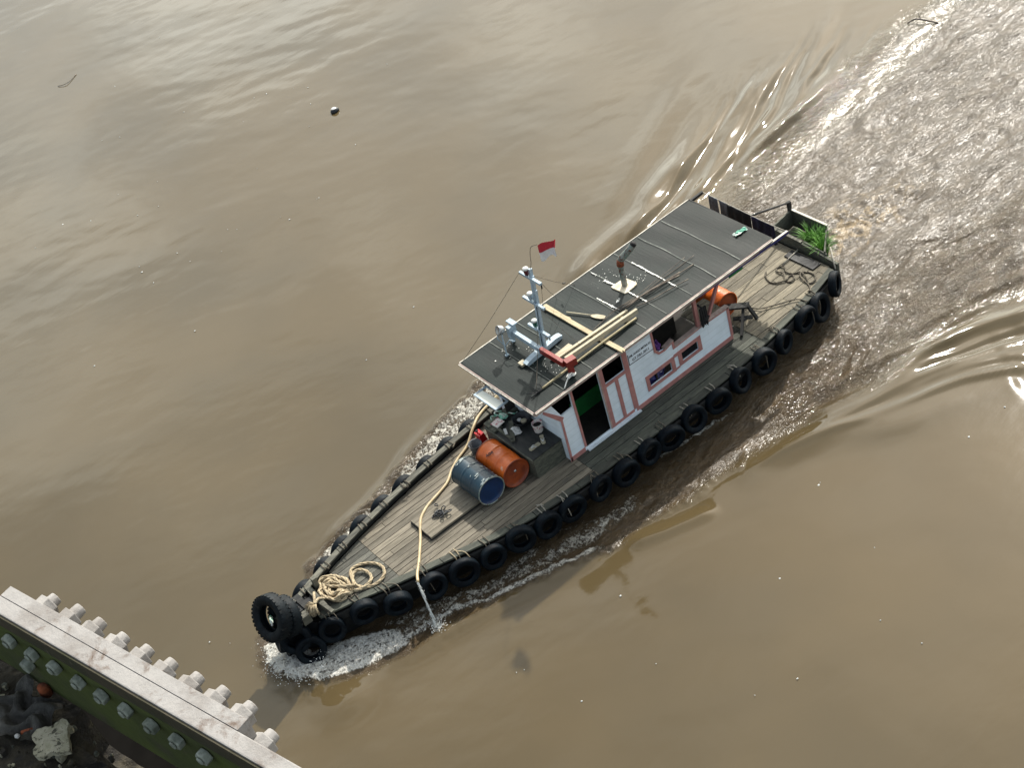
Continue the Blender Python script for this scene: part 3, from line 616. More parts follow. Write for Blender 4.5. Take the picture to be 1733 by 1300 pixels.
# bow timbers
def single(name, mat, fn, parent=boat, **k):
    b = MB(); fn(b); return b.build(name, mat, parent, **k)
single('bow_beam', MT['rail'], lambda b: b.bar((5.25, -.36, .90), (5.27, .30, .87), .10, .10))
single('bow_beam', MT['dark_wood'], lambda b: b.bar((5.52, -.34, .88), (5.50, .25, .86), .12, .12))
single('bitt', MT['rail'], lambda b: b.box((5.10, -.27, .93), (.09, .09, .34)))
single('bitt', MT['rail'], lambda b: b.box((5.66, .19, .86), (.17, .15, .2)))
single('bow_cleat', MT['rail'], lambda b: b.bar((5.30, .10, .93), (5.24, .50, .87), .07, .07))
single('bow_block', MT['dark_wood'], lambda b: (b.box((5.62, -.06, .82), (.30, .42, .14)), b.box((5.42, -.04, .80), (.12, .5, .1))))
single('bow_block', MT['rail'], lambda b: b.bar((5.70, -.33, .91), (5.55, -.27, .91), .12, .05))
# raised hatch board
def hb(b):
    r = random.Random(5); y = -.22
    while y < .42:
        b.tint = r.random(); b.box((2.32, y + .066, ZD + .05), (1.3, .128, .05)); y += .134
hatch = single('deck_hatch', MT['deck'], hb)
single('coaming', MT['dark_wood'], lambda b: b.box((2.32, .11, ZD + .008), (1.33, .68, .05)), hatch)
# transom and stern box
single('transom', MT['box_wood'], lambda b: (b.prism([(-.98, .55), (.55, .55), (1.2, .55), (1.2, .84), (.25, .95), (-.98, 1.0)], [], lambda a, c: (-7.10, a, c), lambda a, c: (-7.16, a, c))))
single('transom_cap', MT['rail'], lambda b: b.bar((-7.13, -.98, 1.015), (-7.13, .22, .97), .07, .025))
sb = single('stern_box', MT['box_wood'], lambda b: (
    b.bar((-7.80, -.70, .80), (-7.80, .30, .80), .035, .42), b.bar((-7.80, -.70, .80), (-7.17, -.62, .80), .035, .42),
    b.bar((-7.80, .30, .78), (-7.17, .82, .78), .035, .36), b.bar((-7.175, .24, .86), (-7.175, .86, .80), .035, .22), b.slab([(-7.8, -.7), (-7.8, .3), (-7.17, .82), (-7.17, -.62)], .52, .56)))
single('rim', MT['pale'], lambda b: b.bar((-7.80, -.72, 1.022), (-7.80, .32, 1.022), .05, .02), sb)
single('post', MT['dark_wood'], lambda b: b.box((-7.78, -.72, .95), (.07, .07, .55)), sb)
single('soil', MT['soil'], lambda b: b.slab([(-7.77, -.2), (-7.77, .27), (-7.2, .78), (-7.2, -.2)], .56, .68), sb)
single('tiller_pole', MT['dark_wood'], lambda b: b.tube([(-6.05, -.42, 1.95), (-7.78, -.72, 1.2)], .022, 6))
single('stern_line', MT['cord'], lambda b: b.tube([(-7.34, .82, .96), (-7.18, 1.02, .88), (-7.0, 1.25, .80)], .018, 6))
single('stern_rail_stick', MT['cord'], lambda b: b.tube([(-6.52, .22, ZD + .02), (-7.05, .17, ZD + .05)], .016, 6))
single('wet_patch_board', MT['hull'], lambda b: b.box((-6.88, .45, ZD + .016), (.24, .80, .03)))

# ---- cabin walls
YW = 1.0
def wall(outer, holes, y0, y1): 
    b = MB(); b.prism(outer, holes, lambda a, c: (a, y0, c), lambda a, c: (a, y1, c)); return b
rect = lambda a, b, c, d: [(a, c), (b, c), (b, d), (a, d)]
outer = [(0, ZD), (-4.3, ZD), (-4.3, 1.57), (-3.6, 1.60), (-2.87, 1.575), (-2.86, 1.745), (-2.62, 1.685), (-2.50, 1.70), (-2.43, 1.79), (-2.42, 2.40), (.38, 2.40), (.31, 2.23), (-.03, 1.80)]
holes = [[(.10, 2.30), (-.36, 2.30), (-.34, 1.92), (-.07, 1.90)], rect(-1.03, -.41, .80, 2.32), rect(-1.64, -1.15, 1.87, 2.30), rect(-2.71, -2.13, 1.075, 1.29), rect(-3.42, -2.99, 1.115, 1.32)]
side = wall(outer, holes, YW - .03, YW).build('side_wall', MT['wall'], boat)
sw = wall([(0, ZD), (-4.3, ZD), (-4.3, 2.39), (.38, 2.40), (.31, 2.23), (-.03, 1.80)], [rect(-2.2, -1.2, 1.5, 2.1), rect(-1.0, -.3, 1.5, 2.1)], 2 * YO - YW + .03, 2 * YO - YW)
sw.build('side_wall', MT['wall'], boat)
# front: lower panel, raked wheelhouse front with three lights
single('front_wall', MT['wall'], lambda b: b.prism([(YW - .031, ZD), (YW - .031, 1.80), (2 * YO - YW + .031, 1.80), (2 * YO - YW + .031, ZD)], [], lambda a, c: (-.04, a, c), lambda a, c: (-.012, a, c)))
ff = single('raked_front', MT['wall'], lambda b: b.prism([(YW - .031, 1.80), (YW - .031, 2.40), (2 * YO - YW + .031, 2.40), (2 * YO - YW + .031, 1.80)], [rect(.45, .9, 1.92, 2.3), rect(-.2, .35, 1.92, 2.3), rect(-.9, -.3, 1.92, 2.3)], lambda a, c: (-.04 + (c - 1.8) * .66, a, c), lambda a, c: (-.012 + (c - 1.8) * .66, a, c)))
for a, b_ in ((.45, .9), (-.2, .35), (-.9, -.3)):
    single('window', MT['glass'], lambda b: b.prism(rect(a, b_, 1.92, 2.3), [], lambda p, c: (-.034 + (c - 1.8) * .66, p, c), lambda p, c: (-.028 + (c - 1.8) * .66, p, c)), ff)
# open awning window on the raked front
aw = single('awning_window', MT['blue_white'], lambda b: b.prism(rect(.47, .79, -.47, .22), [rect(.50, .755, -.435, .185)], lambda a, c: (a, c, 2.235), lambda a, c: (a, c, 2.262)))
single('pane', MT['milky'], lambda b: b.slab([(.60, -.434), (.754, -.434), (.754, .184), (.56, .184)], 2.244, 2.250), aw)
single('stay', MT['iron'], lambda b: b.tube([(.50, .23, 2.24), (.33, .24, 2.34)], .012, 5), aw); single('stay', MT['iron'], lambda b: b.tube([(.50, -.48, 2.24), (.30, -.50, 2.36)], .012, 5), aw)
# trims, proud of the wall
T0, T1 = YW, YW + .012
def trim(pts, name='trim', mat='pink', y0=T0, y1=T1, parent=side):
    b = MB(); b.prism(pts, [], lambda a, c: (a, y0, c), lambda a, c: (a, y1, c)); return b.build(name, MT[mat], parent)
trim(rect(-1.70, -4.30, .752, .85)); trim(rect(0.0, -.36, .752, .85))
trim([(.012, ZD), (-.035, ZD), (-.06, 1.79), (-.10, 1.84), (.27, 2.26), (.31, 2.23), (-.015, 1.79)])
trim(rect(-.36, -.41, .85, 2.33)); trim(rect(-1.065, -1.15, .80, 2.33)); trim(rect(-1.64, -1.755, .85, 2.33))
trim(rect(-1.15, -1.64, 1.795, 1.87)); trim(rect(-1.365, -1.445, .86, 1.795)); trim(rect(-1.15, -1.64, .80, .86))
trim(rect(-1.035, -1.065, .80, 2.33), 'door_jamb', 'fascia')
trim(rect(-4.255, -4.318, .85, 1.575))
for b_ in ((-2.05, -2.80, 1.005, 1.375), (-2.90, -3.51, 1.04, 1.405)):
    hx = (-2.71, -2.13, 1.075, 1.29) if b_[0] > -2.5 else (-3.42, -2.99, 1.115, 1.32)
    b = MB(); b.prism(rect(*b_), [rect(*hx)], lambda a, c: (a, T0, c), lambda a, c: (a, T1, c)); w_ = b.build('window_frame', MT['pink'], side)
    single('pane', MT['glass'], lambda q: q.prism(rect(hx[0], hx[1], hx[2], hx[3]), [], lambda a, c: (a, YW - .028, c), lambda a, c: (a, YW - .022, c)), w_) if b_[0] < -2.5 else None
trim(rect(-2.80, -2.90, 1.325, 1.40)); trim(rect(-2.80, -2.90, 1.02, 1.06))
sill = [(-2.42, 2.33), (-2.43, 1.79), (-2.50, 1.70), (-2.62, 1.685), (-2.86, 1.745), (-2.87, 1.575), (-3.6, 1.60), (-4.31, 1.575)]
low = [(-2.375, 2.33), (-2.378, 1.775), (-2.47, 1.655), (-2.63, 1.635), (-2.815, 1.685), (-2.82, 1.53), (-3.6, 1.555), (-4.31, 1.525)]
trim(sill + low[::-1])
single('sill_cap', MT['fascia'], lambda b: [b.bar((a[0], YW - .02, a[1] + .008), (c[0], YW - .02, c[1] + .008), .10, .02) for a, c in zip(sill[3:], sill[4:]) if abs(a[0] - c[0]) > .05], side)
single('door_sill', MT['white'], lambda b: b.box((-1.08, YW + .035, .735), (1.36, .065, .075)), side)
# posts of the open after part
single('post', MT['pink'], lambda b: b.box((-3.53, YW - .015, 1.99), (.075, .06, .78)))
single('brace', MT['pink'], lambda b: b.bar((-3.80, YW - .03, 1.60), (-4.28, YW - .03, 2.38), .05, .06))
single('post', MT['pink'], lambda b: b.box((-3.53, 2 * YO - YW + .015, 1.99), (.075, .06, .78)))
single('post', MT['pink'], lambda b: b.box((-5.45, 2 * YO - YW - .02, 1.57), (.07, .07, 1.64)))
# inside
single('cabin_floor', MT['dark_in'], lambda b: b.slab([(-.05, -1.05), (-.05, .965), (-4.3, .965), (-4.3, -1.05)], ZD - .012, ZD + .012))
single('green_partition', MT['green_in'], lambda b: (b.box((-1.16, .18, .96), (.80, .02, .42))))
single('rear_shelf', MT['deck_aft'], lambda b: [b.box((-3.95, y, 1.50), (.62, .11, .03)) for y in (.9, .78, .66, .54, .42)])
single('partition', MT['dark_in'], lambda b: b.box((-2.36, 0, 1.56), (.03, 1.9, 1.6)))
single('partition', MT['dark_in'], lambda b: b.box((-1.05, -.55, 1.56), (2.5, .03, 1.6)))
single('cabin_bench', MT['dark_in'], lambda b: b.box((-3.1, -.5, .98), (1.3, .9, .42)))
# ---- roof
def roof_fn(b):
    n, m = 40, 14; vs = []
    X0, X1 = .505, -5.57
    for i in range(n + 1):
        x = X0 + (X1 - X0) * i / n; hw = 1.135 + .03 * i / n
        for j in range(m + 1):
            y = YO - hw + 2 * hw * j / m; vs.append((x, y, ZR - .01 + .012 * (1 - (2 * j / m - 1) ** 2) + .006 * math.sin(x * 9 + y * 2)))
    fs = [(i * (m + 1) + j, i * (m + 1) + j + 1, (i + 1) * (m + 1) + j + 1, (i + 1) * (m + 1) + j) for i in range(n) for j in range(m)]
    b.add(vs, fs, True)
roof = MB(); roof_fn(roof); roof.slab([(.50, YO - 1.135), (.50, YO + 1.135), (-5.565, YO + 1.165), (-5.565, YO - 1.165)], 2.40, 2.462)
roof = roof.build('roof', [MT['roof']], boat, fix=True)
RC = [(.505, YO - 1.135), (.505, YO + 1.135), (-5.57, YO + 1.165), (-5.57, YO - 1.165)]
def fas(i, mat, z, hgt, off, name):
    a, c = RC[i], RC[(i + 1) % 4]; dx, dy = c[0] - a[0], c[1] - a[1]; L = math.hypot(dx, dy); nx, ny = -dy / L, dx / L
    cx, cy = (a[0] + c[0]) / 2, (a[1] + c[1]) / 2
    if (cx + 2.5) * nx + cy * ny < 0: nx, ny = -nx, -ny
    return single(name, MT[mat], lambda b: b.bar((a[0] + nx * off, a[1] + ny * off, z), (c[0] + nx * off, c[1] + ny * off, z), .02, hgt), roof)
fas(0, 'fascia', 2.43, .085, .012, 'fascia'); fas(1, 'fascia', 2.425, .09, .012, 'fascia'); fas(2, 'dark_wood', 2.43, .085, .012, 'fascia'); fas(3, 'pale', 2.44, .07, .012, 'fascia')
fas(0, 'pale', 2.452, .02, .036, 'drip_edge'); fas(1, 'pale', 2.452, .018, .036, 'drip_edge')
seams = MB()
for x, wob in ((-.225, 0), (-.92, .01), (-1.6, 0), (-2.28, .01), (-2.805, .01), (-3.465, 0), (-4.11, .03), (-4.75, .02)):
    w = .005 if x > -3.6 else .008; L = []
    for k in range(21):
        y = YO - 1.12 + 2.24 * k / 20; xx = x + wob * .35 * math.sin(k * .7) ; z = ZR + .008 + .012 * (1 - (k / 10 - 1) ** 2); L += [(xx - w, y, z), (xx + w, y, z)]
    seams.add(L, [(2 * k, 2 * k + 1, 2 * k + 3, 2 * k + 2) for k in range(20)])
seams.build('seam_strip', M('pale_seam', (.20, .215, .19), (.09, .10, .09), .8, 4, bmp=0), roof)
def streak(x0, y0, x1, y1, w, seed, name='sealant_streak'):
    r = random.Random(seed); n = 26; L = []; Rr = []
    dx, dy = x1 - x0, y1 - y0; l = math.hypot(dx, dy); nx, ny = -dy / l, dx / l; b = MB()
    for k in range(n + 1):
        t = k / n; cx, cy = x0 + dx * t + r.uniform(-.006, .006), y0 + dy * t; a = w * r.uniform(.35, 1.1) * (2.2 if r.random() < .07 else 1)
        L.append((cx + nx * a, cy + ny * a)); Rr.append((cx - nx * a * r.uniform(.6, 1.1), cy - ny * a))
    zz = lambda y: ZR + .008 + .012 * (1 - ((y - YO) / 1.15) ** 2)
    vs = [(p[0], p[1], zz(p[1])) for p in L] + [(p[0], p[1], zz(p[1])) for p in Rr]
    b.add(vs, [(k, k + 1, n + 2 + k, n + 1 + k) for k in range(n)]); o = b.build(name, MT['droppings'], roof); return o
streak(-3.47, -.64, -3.46, .66, .020, 1); streak(-2.77, -.68, -2.80, -.38, .028, 2); streak(-2.81, -.02, -2.82, .54, .020, 3); streak(-2.32, -.39, -2.335, .24, .018, 4); streak(-2.79, -1.1, -2.80, -.93, .010, 8)
fl_ = MB(); r = random.Random(11)
def flake(x, y, s):
    n = r.randint(4, 6); a0 = r.random() * 6; fl_.add([(x + math.cos(a0 + k * 6.283 / n) * s * r.uniform(.4, 1.2), y + math.sin(a0 + k * 6.283 / n) * s * r.uniform(.4, 1.2), ZR + .008) for k in range(n)], [tuple(range(n))])
for k in range(62):
    c = r.choice([(-.50, -.30, .14, .34), (-.35, .15, .12, .2), (-.45, .35, .1, .2), (-.72, -.25, .10, .10), (-.3, -.55, .12, .14)])
    flake(r.gauss(c[0], c[2]), r.gauss(c[1], c[3]), r.uniform(.003, .012))
for k in range(70):
    c = r.choice([(-3.05, -.45, .07, .07), (-3.15, -.15, .08, .10), (-3.25, -.2, .08, .1), (-2.55, .0, .02, .02), (-2.9, -.8, .15, .1)])
    flake(r.gauss(c[0], c[2]), r.gauss(c[1], c[3]), r.uniform(.004, .013))
flake(-2.52, .02, .045); flake(-2.47, .03, .03); flake(.05, -.62, .02)
tag(fl_.build('droppings', MT['droppings'], roof), kind='stuff')
# side beams running aft under the roof edge and the line between their ends
single('roof_beam', MT['blue_beam'], lambda b: b.bar((-3.6, YO + 1.12, 2.36), (-5.98, YO + 1.18, 2.37), .05, .06))
single('roof_beam', MT['dark_wood'], lambda b: b.bar((-3.6, YO - 1.12, 2.36), (-6.0, YO - 1.22, 2.37), .05, .06))
single('beam_end', MT['pale'], lambda b: b.bar((-5.5, YO + 1.178, 2.405), (-5.97, YO + 1.183, 2.405), .045, .012))
single('drying_line', MT['cord'], lambda b: b.tube(spline([(-5.98, YO - 1.22, 2.39), (-6.02, -.4, 2.33), (-6.0, .4, 2.33), (-5.96, YO + 1.18, 2.39)], 5), .010, 5))
# exhaust pipe
ex = single('exhaust_pipe', MT['pipe'], lambda b: b.tube([(-2.90, -.21, 2.46), (-2.90, -.20, 2.75), (-2.90, -.19, 3.03), (-2.92, -.19, 3.10), (-2.97, -.16, 3.17), (-3.10, -.06, 3.32), (-3.16, -.02, 3.40)], [.058, .057, .056, .07, .07, .066, .066], 14, caps=False))
single('outlet', MT['sooty'], lambda b: b.tube([(-3.14, -.035, 3.375), (-3.19, -.0, 3.435), (-3.20, .0, 3.44)], [.063, .060, .02], 14), ex)
single('base_plate', MT['plate'], lambda b: b.prism([(-2.72, -.40), (-2.70, -.36), (-2.73, -.02), (-2.78, .0), (-3.06, -.03), (-3.09, -.08), (-3.06, -.32), (-3.02, -.38)], [], lambda a, c: (a, c, ZR), lambda a, c: (a, c, ZR + .03)), ex)
single('collar', MT['rust'], lambda b: b.tube([(-2.90, -.19, 3.0), (-2.905, -.19, 3.06), (-2.925, -.185, 3.12)], .073, 12), ex)
# lettering on the wall
def text(s, size, mat, mtx, parent, name='lettering', ext=.0015, sx=1.0):
    cu = bpy.data.curves.new('lettering', 'FONT'); cu.body = s; cu.size = size; cu.extrude = ext; cu.offset = size * .012
    o = bpy.data.objects.new('lettering', cu); COL.objects.link(o); dg = bpy.context.evaluated_depsgraph_get(); dg.update()
    me = bpy.data.meshes.new_from_object(o.evaluated_get(dg)); bpy.data.objects.remove(o); me.name = name
    me.transform(mtx @ Matrix.Diagonal((sx, 1, 1, 1))); me.materials.clear(); me.materials.append(mat)
    p = bpy.data.objects.new(name, me); COL.objects.link(p); attach(p, parent); return p
B3 = Matrix(((-1, 0, 0), (0, 0, 1), (0, 1, 0)))
side_m = lambda x, z: Matrix.Translation((x, YW + .003, z)) @ B3.to_4x4()
text('KM. ANGO MITRA 01', .072, MT['ink'], side_m(-1.80, 2.045) @ Matrix.Rotation(R_(-.6), 4, 'Z'), side, sx=.82)
text('GT.7/01.2011', .085, MT['ink'], side_m(-1.86, 1.93) @ Matrix.Rotation(R_(-.8), 4, 'Z'), side, sx=.92)
trim([(-1.775, 2.14), (-1.79, 2.14), (-1.785, 1.90), (-1.768, 1.90)], 'sign_border', 'ink', T0, T0 + .003)
trim([(-1.768, 1.90), (-1.768, 1.885), (-2.378, 1.858), (-2.378, 1.871)], 'sign_border', 'ink', T0, T0 + .003)

# ---- deck box in front of the cabin
bx = MB(); 
for i, z in enumerate((.835, .995, 1.155)): bx.tint = .2 + .3 * i; bx.box((.34, .09, z), (.70, 1.50, .158))
bx = bx.build('deck_box', MT['box_wood'], boat)
single('lid', MT['box_top'], lambda b: b.box((.33, .12, 1.245), (.74, 1.46, .03)), bx)
single('tray', MT['box_wood'], lambda b: (b.box((.34, -.57, 1.285), (.70, .20, .05)), b.box((.60, -.40, 1.28), (.20, .16, .04)), b.bar((.60, -.66, 1.29), (.60, .1, 1.29), .05, .05), b.bar((.3, -.3, 1.28), (.62, .16, 1.275), .09, .035)), bx)
single('lid_edge', MT['box_wood'], lambda b: b.box((.715, .12, 1.245), (.03, 1.48, .04)), bx)

# ------------------------------------------------------------------ fenders
def tyre_prof(R, w, bead=.56):
    h = w / 2; rb = R * bead
    return [(R * .985, -h * .55), (R, -h * .3), (R * .992, -h * .12), (R, 0), (R * .992, h * .12), (R, h * .3), (R * .985, h * .55), (R * .955, h * .85), (R * .88, h * 1.0), (R * .76, h * .98), (R * .64, h * .80), (rb, h * .62),
            (rb * 1.02, h * .5), (R * .72, h * .7), (R * .86, h * .6), (R * .9, 0), (R * .86, -h * .6), (R * .72, -h * .7), (rb * 1.02, -h * .5), (rb, -h * .62), (R * .64, -h * .80), (R * .76, -h * .98), (R * .88, -h), (R * .955, -h * .85)]
def make_tyre(c, nrm, R, w, name='tyre_fender', mat='rubber', n=36, blocks=0):
    e = empty(name, c); q = Vector(nrm).normalized().to_track_quat('Z', 'X').to_matrix().to_4x4(); m = Matrix.Translation(c) @ q
    b = MB(); b.lathe(tyre_prof(R, w), n, m, True, True)
    if blocks:
        for k in range(blocks):
            a = 2 * math.pi * k / blocks
            for sgn in (-1, 1):
                mm = m @ Matrix.Rotation(a + (.5 * math.pi / blocks if sgn > 0 else 0), 4, 'Z')
                b.box(mm @ Vector((R * .975, 0, sgn * w * .36)), (R * .03, 3.9 * R / blocks, w * .22), mm.to_3x3())
    b.build('tyre', MT[mat], e, fix=True); return e
def lash(e, x, y, side, seed, mat='rope_dark'):
    r = random.Random(seed); b = MB()
    for k in (-.05, .05):
        j = r.uniform(-.02, .02)
        z0 = ZD + .03 if side > 0 else .915
        pts = [(x + k + j, y - side * .17, z0), (x + k + j * .5, y - side * .06, z0 + .012), (x + k * .8, y + side * .02, z0 - .02), (x + k * .5, y + side * .05, .60)]
        b.tube(spline(pts, 3), .011, 5)
    if side > 0 and r.random() < .6:
        dx = r.uniform(-.22, .22); L_ = r.uniform(.25, .5); b.tube(spline([(x + dx * .4, y - .08, ZD + .045), (x + dx, y + .05, ZD + .03), (x + dx * 1.1, y + .16, ZD - .06), (x + dx * 1.2 + r.uniform(-.05, .05), y + .19, ZD - L_)], 4), .009, 5)
    if r.random() < .4:
        for k in range(3): b.tube([(x + r.uniform(-.05, .05), y - side * r.uniform(.14, .22), ZD + .04 + (.14 if side < 0 else 0)), (x + r.uniform(-.10, .10), y - side * r.uniform(.05, .2), ZD + .06 + (.14 if side < 0 else 0))], .009, 5)
    b.build('lashing', MT[mat], e)
ORD = ['first', 'second', 'third', 'fourth', 'fifth', 'sixth', 'seventh', 'eighth', 'ninth', 'tenth', 'eleventh', 'twelfth', 'thirteenth', 'fourteenth', 'fifteenth', 'sixteenth', 'seventeenth', 'eighteenth', 'nineteenth', 'twentieth', 'twenty-first']
NEAR = [(5.33, .37, .50), (4.76, .66, .52), (4.19, .93, .52), (3.52, 1.14, .52), (2.98, 1.31, .52), (2.42, 1.46, .52), (1.83, 1.59, .54), (1.23, 1.68, .54), (.63, 1.73, .54), (.02, 1.80, .54), (-.58, 1.83, .54), (-1.16, 1.84, .54), (-1.76, 1.86, .54), (-2.38, 1.86, .54), (-3.03, 1.86, .54), (-3.67, 1.82, .54), (-4.34, 1.78, .54), (-5.03, 1.68, .52), (-5.64, 1.60, .52), (-6.22, 1.52, .54), (-6.80, 1.38, .58)]
EXTRA = {0: 'low at the bow', 6: 'with a dark round open centre', 7: 'with frayed white cord inside its rim', 11: 'beside the open cabin door', 20: 'hung at the stern corner'}
LASHM = {4: 'rope', 6: 'rope_dark', 7: 'cord', 8: 'cord', 11: 'cord', 13: 'cord', 14: 'cord', 15: 'cord'}
near_proto = None
for i, (x, y, z) in enumerate(NEAR):
    a = math.atan2(py(x - .3) - py(x + .3), .6); r = random.Random(i + 40)
    if i == 20: a = -.5
    nv = (math.sin(a) + r.uniform(-.24, .24), math.cos(a), r.uniform(-.16, .26))
    R = .295 * r.uniform(.88, 1.07); z += r.uniform(-.06, .05); x += r.uniform(-.05, .05)
    e = make_tyre((x, max(y, py(x) + .09), z), nv, R, .175 * r.uniform(.85, 1.2))
    if i < 20: lash(e, x + r.uniform(-.05, .05), py(x), 1, i, LASHM.get(i, 'rope_dark'))
    lab = f'worn black tyre fender, {ORD[i]} from the bow along the near side'
    if i in EXTRA: lab = f'worn black tyre {EXTRA[i]}, {ORD[i]} from the bow, near side'
    tag(e, lab, 'tyre', 'old tyres hung as fenders along the near side')
FAR = [5.30, 4.71, 4.20, 3.66, 3.07, 2.49, 1.86, 1.28, .69, .13]
for i, x in enumerate(FAR):
    r = random.Random(i + 90); a = math.atan2(sy(x - .3) - sy(x + .3), .6)
    y = sy(x) - .115
    e = make_tyre((x, y, .66 + r.uniform(-.03, .03)), (-math.sin(a) + r.uniform(-.1, .1), -math.cos(a), r.uniform(0, .12)), .27 * r.uniform(.95, 1.05), .17)
    lash(e, x + .02, sy(x), -1, i + 50)
    tag(e, f'black tyre showing above the pale far rail, {ORD[i]} from the bow', 'tyre', 'old tyres hung as fenders along the far side')
e = make_tyre((6.13, -.08, 1.10), (.86, .16, .48), .44, .24, 'truck_tyre', 'rubber_bow', 44, 34)
tag(e, 'large truck tyre with a bottle in its hole, foremost on the bow', 'tyre')
e = make_tyre((5.92, -.05, .95), (.88, .15, .44), .39, .20, 'truck_tyre', 'rubber_bow', 44, 30)
tag(e, 'second large treaded tyre wedged right behind the foremost bow tyre', 'tyre')
for c, nv, R, lab in (((5.98, .16, .56), (.45, .85, .25), .30, 'dark tyre hanging low on the stem beneath the big bow tyres'), ((5.86, .34, .28), (.35, .9, .3), .29, 'lowest dark tyre touching the foam beside the bow'), ((6.12, -.22, .45), (.9, -.2, .2), .31, 'black tyre under the foremost bow tyre, above the white splash')):
    tag(make_tyre(c, nv, R, .19, 'tyre_fender'), lab, 'tyre', 'tyres hung under the bow')
b = MB(); m = Matrix.Translation((6.15, -.14, .99)) @ Vector((.30, .82, .25)).to_track_quat('Z', 'X').to_matrix().to_4x4()
b.lathe([(0, -.13), (.034, -.13), (.036, .06), (.016, .11), (.014, .15), (0, .15)], 12, m)
bt = b.build('bottle', MT['plastic_green']); tag(bt, 'pale green bottle lying inside the hole of the foremost bow tyre', 'bottle')
b = MB(); b.lathe([(0, .15), (.018, .15), (.018, .175), (0, .175)], 10, m); b.build('cap', MT['plastic_white'], bt)

# ------------------------------------------------------------------ drums
def drum(x, y0, L, R, z, mats, name, label, dent=0, grp=None):
    e = empty(name, (x, y0 + L / 2, ZD)); m = Matrix.Translation((x, y0, z)) @ Matrix.Rotation(R_(-90), 4, 'X')
    P = []
    for k in range(41):
        t = k / 40; r = R
        for c in (.33, .66): r += .012 * math.exp(-((t - c) / .012) ** 2) - .005 * math.exp(-((t - c - .02) / .012) ** 2)
        if t < .015 or t > .985: r += .008
        P.append((r, t * L))
    b = MB(); b.lathe(P, 48, m)
    if dent:
        r_ = random.Random(dent); spots = [(r_.uniform(.15, .9) * L, r_.uniform(0, 6.28), r_.uniform(.05, .12), r_.uniform(.006, .022)) for _ in range(10)] + [(L * .78, 1.9, .13, .03)]
        mi = m.inverted(); vs = []
        for v in b.v:
            q = mi @ Vector(v); a = math.atan2(q.y, q.x); rr = math.hypot(q.x, q.y); 
            for (h, aa, s, dp) in spots:
                da = (a - aa + math.pi) % (2 * math.pi) - math.pi; rr -= dp * math.exp(-(((q.z - h) / s) ** 2 + (da * R / s) ** 2))
            vs.append(tuple(m @ Vector((math.cos(a) * rr, math.sin(a) * rr, q.z))))
        b.v = vs
    body = b.build('body', MT[mats[0]], e)
    for side_, yy in (('lid', L), ('lid', 0)):
        s = 1 if yy else -1
        b = MB(); b.lathe([(0, yy - s * .02), (R * .6, yy - s * .021), (R * .955, yy - s * .022), (R * .97, yy - s * .004)], 48, m); b.build('lid', MT[mats[1]], e)
        b = MB(); b.lathe([(R * .96, yy - s * .006), (R * .985, yy + s * .006), (R + .012, yy), (R + .010, yy - s * .016)], 48, m); b.build('rim', MT[mats[2]], e)
    if dent == 6: b = MB(); b.lathe([(0, L - .012), (.028, L - .012), (.028, L - .021)], 12, m @ Matrix.Translation((.0, -.05, 0))); b.build('bung', MT['chrome'], e)
    tag(e, label, 'drum', grp); return e
DR = .29
drum(1.600, -.215, .87, DR, ZD + .315, ('drum_blue', 'drum_blue_end', 'pipe'), 'oil_drum', 'blue metal drum with scraped white patches lying on the deck hatch', 0, 'steel drums lying on the boat')
bd = bpy.data.objects['oil_drum']; b = MB(); r = random.Random(31)
mm = Matrix.Translation((1.600, -.215, ZD + .315)) @ Matrix.Rotation(R_(-90), 4, 'X')
for (h, a, s_) in [(.28, -1.9, .030), (.30, -1.55, .022), (.46, -2.15, .028), (.58, -1.3, .030), (.61, -1.42, .035), (.64, -1.2, .02), (.80, -1.35, .035), (.84, -1.15, .045), (.84, -1.55, .03), (.82, -1.9, .022), (.83, -2.3, .03), (.04, -1.5, .05), (.05, -1.9, .04), (.03, -1.2, .03), (.2, -2.4, .015), (.7, -2.3, .014), (.5, -1.1, .016)]:
    for q in range(3):
        n = 7; hh, aa = h + r.gauss(0, .012), a + r.gauss(0, .07); L = []
        for k in range(n):
            t = k * 6.283 / n; rr = s_ * r.uniform(.25, 1.0); L.append(mm @ Vector((math.cos(aa + math.cos(t) * rr / DR * 1.3) * (DR + .0125), math.sin(aa + math.cos(t) * rr / DR * 1.3) * (DR + .0125), min(.865, max(.005, hh + math.sin(t) * rr * .5)))))
        b.add(L, [tuple(range(n))])
b.build('bare_patch', M('bare_scraped_paint', (.38, .42, .40), (.16, .20, .21), .6, 30), bd, fix=False)
od = drum(1.005, -.215, .87, DR, ZD + .295, ('drum_orange', 'drum_orange_end', 'drum_orange_end'), 'oil_drum', 'dented glossy orange drum with black letters, lying against the deck box', 6, 'steel drums lying on the boat')
text('ADR', .085, MT['ink'], Matrix.Translation((1.14, .10, ZD + .295 + .268)) @ Matrix.Rotation(R_(24), 4, 'Y') @ Matrix.Rotation(R_(150), 4, 'Z') @ Matrix.Translation((-.08, -.03, .008)), od, ext=.004)
drum(-4.74, -.17, .62, .27, ZD + .285, ('drum_orange', 'drum_orange_end', 'drum_orange'), 'oil_drum', 'orange drum lying on the aft deck, half hidden behind the cabin corner', 3, 'steel drums lying on the boat')

